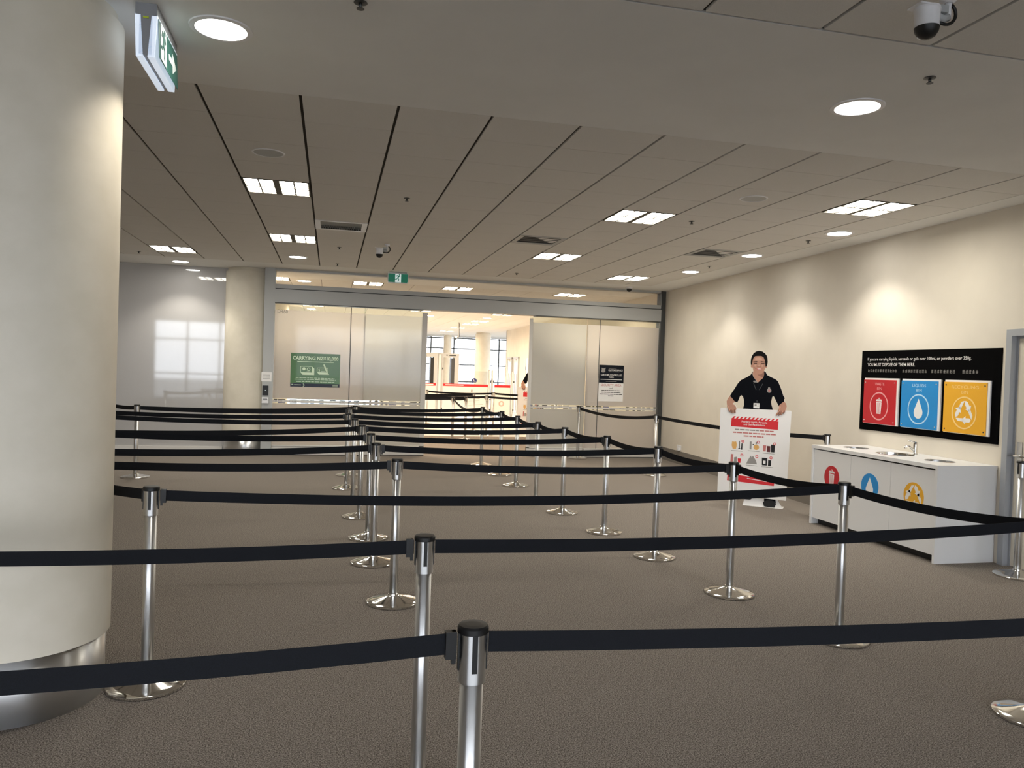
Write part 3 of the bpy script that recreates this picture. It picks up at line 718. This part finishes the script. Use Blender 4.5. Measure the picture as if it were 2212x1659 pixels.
for nm, s1, s0, cm, pm, word, ic in (('waste_card', 1.978, 1.40, red, paler, 'WASTE', 0), ('liquids_card', 1.344, .775, blue, paleb, 'LIQUIDS', 1), ('recycling_card', .720, .149, yellow, paley, 'RECYCLING', 2)):
    xa, xb = X(s1), X(s0); zb, zt = 1.147, 1.66
    pa = part(nm, cm, t, lambda m: m.box((xa, -.034, zb), (xb-.03, -.028, zt-.02)))
    part('backing', printwhite, pa, lambda m: m.box((xa+.004, -.028, zb-.006), (xb, -.012, zt)))
    cx = (xa+xb-.03)/2; cz = 1.36
    def pr(m):
        m.mi(0); m.text(word, cx, 1.578, -.0345, h=.03, w={0: .16, 1: .2, 2: .34}[ic]); m.text('BIN', cx, 1.528, -.0345, h=.03, w=.08)
        m.ring(cx, cz-.015, .158, .014, -.0355, -.034, 40); m.mi(1)
        (trash, drop, recycle)[ic](m, cx, cz-.015, (.17, .2, .25)[ic], -.0355, -.034)
        if ic == 0: m.mi(2); trash_bars(m, cx, cz-.015, .17, -.0362, -.0355)
    part('pictogram', [pm, printwhite, cm], pa, pr)
    def sc(m):
        for sx in (xa+.025, xb-.055):
            for sz in (zb+.03, zt-.05): m.lathe([(.008, 0), (.006, -.004)], (sx, -.034, sz), 12, True, 'y')
    part('fixing_screws', steel if ic < 2 else darkgrey, pa, sc)
# wall socket
t = thing('wall_socket', 'white power socket low on the right wall above the skirting', 'socket', wp(7.29, .30, 0), WROT)
part('faceplate', whitem, t, lambda m: m.box((-.09, -.012, -.045), (.09, 0, .045)))
part('plug', whitem, t, lambda m: m.box((.0, -.04, -.05), (.05, -.012, .0)))

# ---------------------------------------------------------------- waste counter
CX, Y0c, Y1c, ZT = 5.32, 5.855, 7.715, .885
t = thing('waste_counter', 'white waste counter with three coloured circle decals below the black sign', 'counter', (5.6, 6.78, 0))
bm = bmesh.new()
def loop(pts, z): return [bm.verts.new((x, y, z)) for x, y in pts]
outer = [(CX-.015, Y0c-.004), (wallx(Y0c)-.004, Y0c-.004), (wallx(Y1c)-.004, Y1c+.004), (CX-.015, Y1c+.004)]
holes = [(5.64, 7.40, .12), (5.64, 6.80, .165), (5.64, 6.20, .12)]
for z, flip in ((ZT, 0), (ZT-.035, 1)):
    L = [loop(outer, z)]+[loop([(hx+hr*math.cos(2*PI*k/36), hy+hr*1.1*math.sin(2*PI*k/36)) for k in range(36)], z) for hx, hy, hr in holes]
    es = []
    for l in L:
        for i in range(len(l)): es.append(bm.edges.new((l[i], l[(i+1) % len(l)])))
    bmesh.ops.triangle_fill(bm, use_beauty=True, edges=es, normal=(0, 0, 1))
    if flip == 0: top = L
    else:
        for la, lb in zip(top, L):
            for i in range(len(la)): j = (i+1) % len(la); bm.faces.new((la[i], la[j], lb[j], lb[i]))
bmesh.ops.recalc_face_normals(bm, faces=bm.faces)
for v in bm.verts: v.co -= Vector((5.6, 6.78, 0))
me = bpy.data.meshes.new('worktop'); bm.to_mesh(me); bm.free(); me.materials.append(white)
o = bpy.data.objects.new('worktop', me); COL.objects.link(o); o.parent = t
for k, (hx, hy, hr) in enumerate(holes):
    mb = MB()
    mb.M = Matrix.Translation((hx, hy, 0)) @ Matrix.Diagonal((1, 1.1, 1, 1))
    if k == 1:
        mb.lathe([(hr+.012, ZT+.001), (hr+.006, ZT+.003), (hr-.002, ZT+.001), (hr-.006, ZT-.05), (hr-.03, ZT-.13), (.03, ZT-.145), (.0, ZT-.146)], n=36, cap=False); mb.build('sink_bowl', chrome, t)
    else:
        mb.mi(0).lathe([(hr+.008, ZT+.001), (hr+.004, ZT+.003), (hr-.002, ZT+.001), (hr-.003, ZT-.04)], n=36, cap=False)
        mb.mi(1).lathe([(hr-.003, ZT-.04), (hr-.004, ZT-.4), (.0, ZT-.4)], n=36, cap=False); mb.build('waste_chute', [steel, black], t)
def poly_box(mb, pts, z0, z1):
    n = len(pts); mb.add([(x, y, z0) for x, y in pts]+[(x, y, z1) for x, y in pts], [tuple(range(n))[::-1], tuple(range(n, 2*n))]+[(i, (i+1) % n, n+(i+1) % n, n+i) for i in range(n)], False)
for y0, y1 in ((Y0c, Y0c+.028), (Y1c-.028, Y1c)):
    mb = MB(); poly_box(mb, [(CX-.012, y0), (wallx(y0)-.004, y0), (wallx(y1)-.004, y1), (CX-.012, y1)], 0, ZT-.035); mb.build('end_panel', white, t)
mb = MB(); mb.box((CX+.08, Y0c+.03, 0), (CX+.095, Y1c-.03, .075)); mb.build('kick_plate', black, t)
mb = MB(); mb.box((CX+.018, Y0c+.03, .075), (CX+.03, Y1c-.03, .10)); mb.box((CX+.018, Y0c+.03, .40), (CX+.03, Y1c-.03, ZT-.05)); mb.box((CX+.02, Y0c+.03, .075), (wallx(Y0c)-.01, Y1c-.03, .09)); mb.build('carcass', white, t)
for k, (y0, y1, cm, dy) in enumerate(((7.056, Y1c-.032, red, 7.36), (6.462, 7.052, blue, 6.752), (Y0c+.032, 6.458, yellow, 6.148))):
    mb = MB(); mb.box((CX, y0, .072), (CX+.017, y1, ZT-.05)); dr_ = mb.build('bin_door', white, t)
    mb = MB(); mb.M = Matrix.Translation((CX, dy, .562)) @ Matrix.Rotation(-PI/2, 4, 'Z')
    mb.mi(0).disc(0, 0, .128, -.002, 0, 44); mb.mi(1); (trash, drop, recycle)[k](mb, 0, -.005, (.17, .17, .235)[k], -.003, -.002)
    if k == 0: mb.mi(0); trash_bars(mb, 0, -.005, .17, -.0038, -.003)
    mb.build('circle_decal', [cm, printwhite], dr_)
t = thing('mixer_tap', 'chrome mixer tap at the back of the counter sink', 'tap', (5.845, 6.76, ZT))
part('body', chrome, t, lambda m: m.lathe([(.028, 0), (.028, .006), (.022, .012), (.021, .10), (.019, .112)], n=24))
part('spout', chrome, t, lambda m: (m.tube([(0, 0, .03), (-.03, 0, .055), (-.07, 0, .078), (-.115, 0, .083)], .012, 12), m.cyl(.012, .062, .083, (-.118, 0, 0), 12)))
part('lever', chrome, t, lambda m: (m.tube([(.01, 0, .115), (-.02, 0, .128), (-.085, 0, .142)], .008, 10), m.lathe([(.02, .112), (.018, .125), (.006, .130)], n=20)))

# ---------------------------------------------------------------- cardboard figure holding a board (a flat printed cut-out in the photo)
O = dict(
hair=[(-.148,1.78),(-.152,1.814),(-.149,1.859),(-.139,1.893),(-.121,1.927),(-.092,1.95),(-.054,1.959),(-.016,1.952),(.017,1.93),(.039,1.902),(.049,1.869),(.054,1.824),(.051,1.796),(.044,1.768),(.031,1.759),(.025,1.801),(.017,1.84),(.003,1.879),(-.025,1.895),(-.068,1.895),(-.101,1.891),(-.119,1.871),(-.128,1.837),(-.134,1.797),(-.137,1.78)],
face=[(-.136,1.791),(-.137,1.774),(-.132,1.755),(-.122,1.735),(-.115,1.702),(-.092,1.674),(-.065,1.661),(-.032,1.662),(-.006,1.677),(.014,1.706),(.024,1.74),(.031,1.759),(.032,1.785),(.026,1.807),(.018,1.846),(.003,1.884),(-.025,1.901),(-.068,1.901),(-.101,1.895),(-.122,1.873),(-.132,1.837)],
neck=[(-.118,1.702),(-.122,1.668),(-.107,1.623),(-.078,1.59),(-.056,1.558),(-.03,1.586),(.007,1.621),(.019,1.672),(.017,1.706),(-.006,1.683),(-.033,1.671),(-.065,1.67),(-.093,1.68)],
shirt=[(-.121,1.699),(-.146,1.656),(-.189,1.626),(-.264,1.584),(-.306,1.531),(-.337,1.473),(-.369,1.42),(-.392,1.377),(-.366,1.352),(-.331,1.308),(-.298,1.298),(-.282,1.333),(-.267,1.379),(-.251,1.392),(-.231,1.375),(-.216,1.33),(-.214,1.268),(-.232,1.20),(.145,1.20),(.118,1.29),(.114,1.329),(.123,1.385),(.135,1.399),(.147,1.386),(.172,1.337),(.204,1.278),(.237,1.313),(.267,1.336),(.264,1.358),(.274,1.378),(.254,1.408),(.236,1.463),(.213,1.523),(.184,1.583),(.162,1.604),(.103,1.633),(.054,1.657),(.034,1.695),(.014,1.706),(.018,1.672),(.007,1.621),(-.03,1.586),(-.056,1.557),(-.084,1.59),(-.112,1.623),(-.125,1.668)],
armL=[(-.392,1.379),(-.416,1.344),(-.431,1.309),(-.427,1.269),(-.42,1.241),(-.4,1.208),(-.379,1.189),(-.355,1.278),(-.341,1.293),(-.328,1.309),(-.366,1.354)],
armR=[(.266,1.339),(.289,1.312),(.299,1.282),(.297,1.254),(.224,1.234),(.215,1.245),(.204,1.278),(.237,1.315)],
collarL=[(-.121,1.699),(-.146,1.656),(-.167,1.635),(-.116,1.578),(-.078,1.585),(-.112,1.629),(-.125,1.668)],
collarR=[(.014,1.706),(.034,1.695),(.054,1.657),(.028,1.616),(-.023,1.564),(-.045,1.569),(.007,1.621),(.018,1.672)],
tee=[(-.111,1.592),(-.089,1.587),(-.061,1.566),(-.056,1.557),(-.099,1.56),(-.113,1.567)],
mouth=[(-.082,1.734),(-.062,1.743),(-.036,1.746),(-.012,1.738),(-.024,1.724),(-.045,1.716),(-.067,1.721)],
handL=[(-.402,1.259),(-.42,1.241),(-.4,1.208),(-.381,1.192),(-.345,1.195),(-.312,1.198),(-.302,1.213),(-.308,1.241),(-.327,1.265),(-.355,1.278)],
handR=[(.223,1.267),(.215,1.245),(.208,1.215),(.24,1.205),(.27,1.21),(.29,1.232),(.298,1.26),(.29,1.282),(.254,1.286)])
SROT = math.atan2(-.62, .78)
t = thing('cardboard_figure', 'cardboard cut-out of a person in navy polo holding a white board, beside the counter', 'cardboard cut-out', (5.28, 8.75, 0), SROT)
legs = [(-.19, .09), (-.17, .45), (-.20, .9), (-.235, 1.22), (.15, 1.22), (.16, .9), (.16, .45), (.215, .07), (.20, .006), (.12, .004), (.075, .06), (.06, .5), (-.01, .75), (-.06, .5), (-.07, .12), (-.09, .078), (-.17, .075)]
def core(m):
    for k in ('hair', 'shirt', 'armL', 'armR', 'handL', 'handR', 'neck', 'face'): m.prism(O[k], 0, .008)
    m.prism(legs, 0, .008)
part('card_core', printwhite, t, core)
def trousers(m):
    m.mi(0).prism([p for p in legs], -.0008, 0)
    m.mi(1).prism([(.06, .06), (.075, .012), (.12, .004), (.2, .006), (.218, .05), (.2, .085), (.12, .10)], -.0016, -.0008); m.prism([(-.07, .13), (-.08, .085), (-.17, .077), (-.19, .10), (-.16, .15)], -.0016, -.0008)
part('trousers_print', [shirtm, printblack], t, trousers)
def body(m):
    m.mi(0); m.prism(O['neck'], -.001, 0); m.prism(O['face'], -.002, -.0005)
    m.disc(-.14, 1.765, .018, -.0012, 0, 12, .009); m.disc(.036, 1.762, .018, -.0012, 0, 12, .009)
    m.mi(1); m.prism([(-.065, 1.663), (-.032, 1.663), (-.006, 1.678), (.014, 1.706), (.017, 1.672), (.0, 1.63), (-.03, 1.64), (-.05, 1.648)], -.0016, -.001)     # shade under the chin
    m.line(-.076, 1.756, -.022, 1.757, .006, -.0028, -.002); m.line(-.105, 1.752, -.09, 1.73, .004, -.0028, -.002); m.line(.006, 1.752, -.004, 1.73, .004, -.0028, -.002)
    m.line(-.052, 1.79, -.058, 1.762, .005, -.0028, -.002)
    m.mi(2); m.line(-.121, 1.817, -.072, 1.822, .009, -.003, -.002); m.line(-.03, 1.823, .02, 1.818, .009, -.003, -.002)
    m.line(-.116, 1.800, -.074, 1.801, .008, -.003, -.002); m.line(-.026, 1.801, .016, 1.801, .008, -.003, -.002)
    m.mi(3); m.prism(O['mouth'], -.003, -.002); m.mi(4); m.prism([(-.072, 1.733), (-.046, 1.737), (-.02, 1.734), (-.03, 1.728), (-.06, 1.728)], -.0036, -.003)
    m.mi(5); m.disc(-.05, 1.775, .013, -.0028, -.002, 14); m.disc(-.06, 1.855, .022, -.0024, -.002, 16, .045); m.disc(-.095, 1.772, .012, -.0026, -.002, 14); m.disc(-.008, 1.772, .012, -.0026, -.002, 14)
skinlight = mat('skin_light', (204, 160, 138), .6)
bd = part('person_print', [skin, skin2, hairm, lips, printwhite, skinlight], t, body)
for k in ('armL', 'armR'): part('forearm', skin, bd, lambda m: m.prism(O[k], -.001, 0))
part('hair', hairm, bd, lambda m: m.prism(O['hair'], -.0034, 0))
def shirt(m):
    m.mi(0).prism(O['shirt'], -.0016, 0); m.mi(1).prism(O['collarL'], -.0026, -.0016); m.prism(O['collarR'], -.0026, -.0016)
    m.line(-.05, 1.56, -.052, 1.46, .022, -.0022, -.0016)
    m.mi(2).prism(O['tee'], -.0024, -.0016); m.disc(.085, 1.463, .027, -.003, -.0016, 20); m.disc(.082, 1.494, .013, -.003, -.0016, 14)
    m.mi(3).disc(.085, 1.463, .014, -.0034, -.003, 14)
part('polo_shirt', [shirtm, collarm, printgrey, printpink], bd, shirt)
def lany(m):
    m.line(-.110, 1.555, -.074, 1.467, .008, -.0032, -.0016); m.line(.004, 1.548, -.036, 1.468, .008, -.0032, -.0016); m.line(-.058, 1.335, -.058, 1.31, .014, -.0032, -.0016)
part('lanyard', darkgrey, bd, lany)
def badge(m):
    m.mi(0).prism([(-.098, 1.236), (-.026, 1.236), (-.026, 1.30), (-.098, 1.30)], -.0056, -.0016); m.mi(1).prism([(-.085, 1.262), (-.06, 1.262), (-.06, 1.285), (-.085, 1.285)], -.0062, -.0056); m.line(-.05, 1.28, -.035, 1.28, .006, -.0062, -.0056); m.line(-.05, 1.262, -.035, 1.262, .006, -.0062, -.0056)
part('id_badge', [printwhite, printgrey], bd, badge)
YF = -.022
part('held_board', printwhite, t, lambda m: m.prism([(-.500, 1.219), (-.49, 1.222), (.348, 1.226), (.359, 1.218), (.336, .108), (-.502, .128)], YF, YF+.010))
for nm, k in (('hand', 'handL'), ('hand', 'handR')):
    def hand(m, k=k):
        m.mi(0).prism(O[k], YF-.012, YF)
        sx = -1 if k == 'handL' else 1
        base = ((-.388, 1.197), (-.366, 1.193), (-.344, 1.194), (-.322, 1.198)) if k == 'handL' else ((.222, 1.215), (.243, 1.208), (.262, 1.207), (.280, 1.214))
        for q, (x, z) in enumerate(base):
            L = ((.018, .030, .032, .030) if k == 'handL' else (.054, .046, .036, .024))[q]; dx = (.004 if k == 'handL' else -.022)*L/.03
            m.mi(q % 2 and 1 or 0); m.tube([(x, YF-.006, z+.012), (x+dx*.4, YF-.010, z-.3*L), (x+dx*.8, YF-.009, z-.75*L), (x+dx, YF-.006, z-L)], .0095, 10)
        x, z = (-.405, 1.235) if k == 'handL' else (.226, 1.262)
        m.mi(0).tube([(x, YF-.006, z+.01), (x+.012*(-sx), YF-.008, z-.03), (x+.02*(-sx), YF-.006, z-.052)], .010, 10)
    part(nm, [skin, skin2], t, hand)
part('floor_stand', printwhite, t, lambda m: (m.prism([(-.185, 0), (.30, 0), (.235, .10), (-.165, .10)], .010, .016), m.box((-.185, -.02, 0), (.30, .16, .004)), m.box((-.1, .016, .004), (-.09, .15, .25)), m.box((.15, .016, .004), (.16, .15, .25))))
def poster(m):
    a, b = YF-.001, YF
    m.mi(0).prism([(-.362, .285), (.205, .275), (.214, 1.118), (-.356, 1.128)], a, b); a, b = a-.001, a
    m.mi(1).prism([(-.357, 1.096), (.212, 1.086), (.208, .98), (-.360, .993)], a, b)
    for k in range(12):
        x = -.352+k*.0472; z = 1.095-.0008*k
        m.prism([(x, z), (x+.024, z), (x+.047, z+.027), (x+.023, z+.027)], a, b)
    m.prism([(-.381, .388), (.192, .345), (.187, .278), (-.385, .300)], a, b)
    c, d = a-.001, a
    m.mi(0); m.text('Powders, Liquids, Aerosols,', -.076, 1.050, c, h=.022, w=.31, bold=.012); m.text('and Gel Restrictions', -.076, 1.016, c, h=.022, w=.26, bold=.012)
    m.line(-.14, .345, .10, .325, .008, c, d)
    m.mi(2)
    for z, x0, x1, mi in ((.957, -.31, .16, 2), (.918, -.335, .185, 4), (.880, -.20, .05, 4)):
        x = x0
        while x < x1: e = min(x1, x+random.uniform(.02, .07)); m.mi(mi if x < (x0+x1)/2+.05 else 5-1).prism([(x, z-.008), (e, z-.008), (e, z+.007), (x, z+.007)], a, b); x = e+.008
    for k, (cx, cz) in enumerate(((-.279, .752), (-.072, .764), (.108, .747), (-.293, .579), (-.091, .581), (.099, .576))):
        m.mi(2).line(cx-.07, cz-.068, cx+.07, cz-.070, .006, a, b)
        if k == 0:
            m.mi(3).prism([(cx-.06, cz+.05), (cx-.035, cz+.045), (cx-.01, cz+.05), (cx-.0, cz+.01), (cx-.01, cz-.045), (cx-.05, cz-.045), (cx-.065, cz)], a, b)
            m.mi(5).prism([(cx+.025, cz-.03), (cx+.028, cz+.06), (cx+.034, cz+.06), (cx+.036, cz-.03), (cx+.05, cz-.04), (cx+.01, cz-.045)], a, b); m.prism([(cx+.052, cz-.05), (cx+.068, cz-.05), (cx+.068, cz+.03), (cx+.055, cz+.03)], a, b)
        elif k == 1:
            m.mi(2).prism([(cx-.05, cz-.05), (cx-.028, cz-.05), (cx-.028, cz+.05), (cx-.05, cz+.05)], a, b); m.mi(3).disc(cx+.03, cz-.018, .034, a, b, 20); m.mi(5).disc(cx-.008, cz+.012, .008, a, b, 10); m.mi(2).prism([(cx+.02, cz+.02), (cx+.04, cz+.02), (cx+.04, cz+.05), (cx+.02, cz+.05)], a, b)
        elif k == 2:
            m.mi(4).prism([(cx-.07, cz+.03), (cx-.03, cz+.03), (cx-.035, cz-.045), (cx-.065, cz-.045)], a, b); m.mi(6).prism([(cx-.022, cz+.025), (cx+.018, cz+.025), (cx+.02, cz-.05), (cx-.022, cz-.05)], a, b); m.mi(5).prism([(cx+.026, cz+.045), (cx+.075, cz+.045), (cx+.07, cz-.05), (cx+.03, cz-.05)], a, b)
        elif k == 3:
            m.mi(4).prism([(cx-.06, cz-.05), (cx-.03, cz-.05), (cx-.025, cz+.06), (cx-.055, cz+.06)], a, b); m.mi(2).prism([(cx-.015, cz-.05), (cx+.02, cz-.05), (cx+.02, cz+.03), (cx-.015, cz+.02)], a, b); m.mi(1).prism([(cx+.035, cz-.045), (cx+.065, cz-.045), (cx+.07, cz+.01), (cx+.03, cz+.01)], a, b)
        elif k == 4:
            m.mi(2).prism([(cx-.065, cz-.05), (cx+.065, cz-.05), (cx+.05, cz), (cx+.012, cz+.055), (cx, cz+.03), (cx-.012, cz+.055), (cx-.045, cz)], a, b)
        else:
            m.mi(5).prism([(cx-.065, cz-.05), (cx-.005, cz-.05), (cx-.002, cz+.045), (cx-.068, cz+.045)], a, b); m.mi(0).prism([(cx-.05, cz-.03), (cx-.022, cz-.03), (cx-.022, cz+.01), (cx-.05, cz+.01)], c, d); m.mi(5).prism([(cx+.008, cz-.055), (cx+.045, cz-.055), (cx+.045, cz+.02), (cx+.008, cz+.02)], a, b)
    m.mi(1)
    for cx, cz in ((-.208, .811), (-.017, .811), (.177, .803), (-.214, .635), (-.031, .63), (.14, .626)): m.ring(cx, cz, .018, .007, c, d, 18)
part('board_poster', [printwhite, signred, printgrey, orange, printpink, printblack, brown], t, poster)
FIG = t
dup(FIG, (4.80, 17.8, 0), SROT, 'second cardboard cut-out beyond the doors, half hidden behind the right leaf')

# ---------------------------------------------------------------- far hall: gates, scanners, wall doors
GY = 26.0
def gate_panel(x0, x1, label, extra=None):
    t = thing('security_gate', label, 'barrier panel', ((x0+x1)/2, GY, 0), 0, 'white gate panels')
    w2 = (x1-x0)/2
    part('panel', printwhite, t, lambda m: m.box((-w2, -.02, .08), (w2, .02, 1.015)))
    part('red_top_band', signred, t, lambda m: m.box((-w2, -.022, 1.015), (w2, .022, 1.10)))
    part('foot', greym, t, lambda m: (m.box((-w2+.05, -.12, 0), (-w2+.09, .12, .02)), m.box((w2-.09, -.12, 0), (w2-.05, .12, .02)), m.box((-w2+.06, -.015, .02), (-w2+.08, .015, .08)), m.box((w2-.08, -.015, .02), (w2-.06, .015, .08))))
    if extra: extra(t, w2)
    return t
gate_panel(1.6, 3.45, 'white gate panel with red top band, left of the tall gate post', lambda t, w2: part('lettering', printwhite, t, lambda m: m.line(w2-.55, 1.06, w2-.08, 1.06, .03, -.024, -.022)))
def mid(t, w2):
    def lt(m):
        m.mi(0).line(-w2+.08, 1.06, -w2+.7, 1.06, .03, -.024, -.022); m.mi(1)
        for z in (.62, .56, .50, .43, .37): m.line(.12, z, .12+random.uniform(.35, .55), z, .016, -.022, -.02)
        m.line(.22, .82, .22, .92, .05, -.022, -.02)
    part('lettering', [printwhite, printgrey], t, lt)
    part('glass_screen', glass, t, lambda m: m.box((0, -.005, 1.10), (w2-.02, .005, 1.55)))
    def ic(m):
        m.mi(0).disc(.295, 1.225, .09, -.008, -.005, 26); m.mi(1).disc(.28, 1.275, .014, -.010, -.008, 10); m.line(.28, 1.26, .285, 1.215, .016, -.010, -.008); m.line(.285, 1.215, .325, 1.21, .014, -.010, -.008); m.line(.325, 1.21, .34, 1.175, .014, -.010, -.008); m.ring(.29, 1.195, .035, .01, -.010, -.008, 16)
    part('wheelchair_symbol', [navyblue, printwhite], t, ic)
gate_panel(3.70, 5.24, 'wide white gate panel with red top band and wheelchair symbol', mid)
gate_panel(5.48, 6.03, 'narrow white gate panel with red top band, right of the twin posts', lambda t, w2: part('crest', mat('crest_pink', (226, 186, 176), .6), t, lambda m: m.ring(-.02, .46, .10, .05, -.022, -.02, 18)))
def gate_post(x, w, h, label, two=False):
    t = thing('gate_post', label, 'gate post', (x, GY, 0))
    part('post', midgrey, t, lambda m: m.box((-w/2, -.04, 0), (w/2, .04, h)))
    part('inlay', whitem, t, lambda m: m.box((-w/4, -.043, .1), (w/4, -.04, h-.02)))
    part('hinge', darkgrey, t, lambda m: (m.box((w/2, -.03, h*.75), (w/2+.04, .03, h*.75+.06)), m.box((w/2, -.03, .2), (w/2+.04, .03, .28))))
gate_post(3.57, .16, 2.10, 'tall pale gate post left in the far hall gate line')
gate_post(5.28, .06, 1.60, 'slim grey gate post, left of the twin posts in the far hall')
gate_post(5.39, .06, 1.60, 'slim grey gate post, right of the twin posts in the far hall')
gate_post(6.09, .08, 1.58, 'grey gate post at the right end of the far gate line')
def arch(x0, x1, label, inner):
    t = thing('scanner_arch', label, 'scanner arch', ((x0+x1)/2, 30, 0), 0, 'walk-through scanner arches')
    w2 = (x1-x0)/2
    part('lintel', midgrey, t, lambda m: m.box((-w2, -.22, 2.04), (w2, .22, 2.20)))
    part('lintel_display', darkgrey, t, lambda m: (m.box((.0, -.225, 2.10), (.26, -.22, 2.14)), m.box((-.12, -.225, 2.11), (-.06, -.22, 2.15))))
    part('side_panel', midgrey, t, lambda m: m.box((w2-.17, -.22, 0), (w2, .22, 2.04)))
    part('side_panel', midgrey, t, lambda m: m.box((-w2, -.22, 0), (-w2+.17, .22, 2.04)))
    part('inner_lining', black if inner else darkgrey, t, lambda m: m.box((w2-.30, -.20, 0), (w2-.17, .22, 2.02)))
arch(2.4, 4.03, 'walk-through scanner arch beyond the opening, left one', 1)
arch(4.06, 4.84, 'walk-through scanner arch beyond the opening, right one', 0)
t = thing('scanner_machine', 'grey scanner machine seen inside the left scanner arch', 'scanner', (3.55, 33, 0))
part('body', midgrey, t, lambda m: m.prism([(-.2, 0), (.35, 0), (.35, 1.95), (.2, 1.95), (.05, 1.7), (-.05, 1.3), (0, .8), (-.15, .4)], -.3, .3))
part('screen', darkgrey, t, lambda m: m.box((-.32, -.32, 1.0), (-.05, -.28, 1.3)))
for k, (s0, s1, lab) in enumerate(((23.9, 24.7, 'white hinged wall door far beyond the opening, farther one'), (22.6, 23.4, 'white hinged wall door far beyond the opening, nearer one'))):
    t = thing('wall_door', lab, 'door', wp((s0+s1)/2, 0, 0), WROT)
    part('frame', midgrey, t, lambda m: (m.box((-.5, -.05, 0), (-.4, 0, 2.12)), m.box((.4, -.05, 0), (.5, 0, 2.12)), m.box((-.5, -.05, 2.06), (.5, 0, 2.14))))
    part('leaf', printwhite, t, lambda m: m.box((-.4, -.03, .01), (.4, -.001, 2.06)))
    part('window_slot', darkgrey, t, lambda m: (m.box((-.22, -.034, .1), (-.17, -.03, 1.5)), m.box((.17, -.034, .1), (.22, -.03, 1.5))))
    part('closer', chrome, t, lambda m: m.box((-.1, -.09, 2.0), (.2, -.03, 2.06)))
t = thing('wall_door', 'pale wall door with a grey plate, right of the far gate line', 'door', wp(20.4, 0, 0), WROT)
part('frame', cream, t, lambda m: (m.box((-.8, -.05, 0), (-.7, 0, 2.16)), m.box((.7, -.05, 0), (.8, 0, 2.16)), m.box((-.8, -.05, 2.08), (.8, 0, 2.16))))
part('leaf', printwhite, t, lambda m: m.box((-.7, -.03, .01), (.7, -.001, 2.08)))
part('hinge', darkgrey, t, lambda m: [m.box((-.72, -.045, z), (-.69, -.03, z+.12)) for z in (.3, 1.0, 1.65)])
part('plate', greym, t, lambda m: m.box((-.25, -.036, 1.28), (.05, -.03, 1.50)))
mb = MB(); mb.box((5.05, 39.3, .3), (5.45, 39.4, 1.7)); o = mb.build('hanging_banner', limey, None); tag(o, 'lime yellow upright banner by the far windows', 'banner')

# ---------------------------------------------------------------- daylight outside
wd = bpy.data.worlds.new('sky'); SC.world = wd; wd.use_nodes = True
bg = wd.node_tree.nodes['Background']; bg.inputs['Color'].default_value = (.92, .94, 1.0, 1); bg.inputs['Strength'].default_value = 8.5
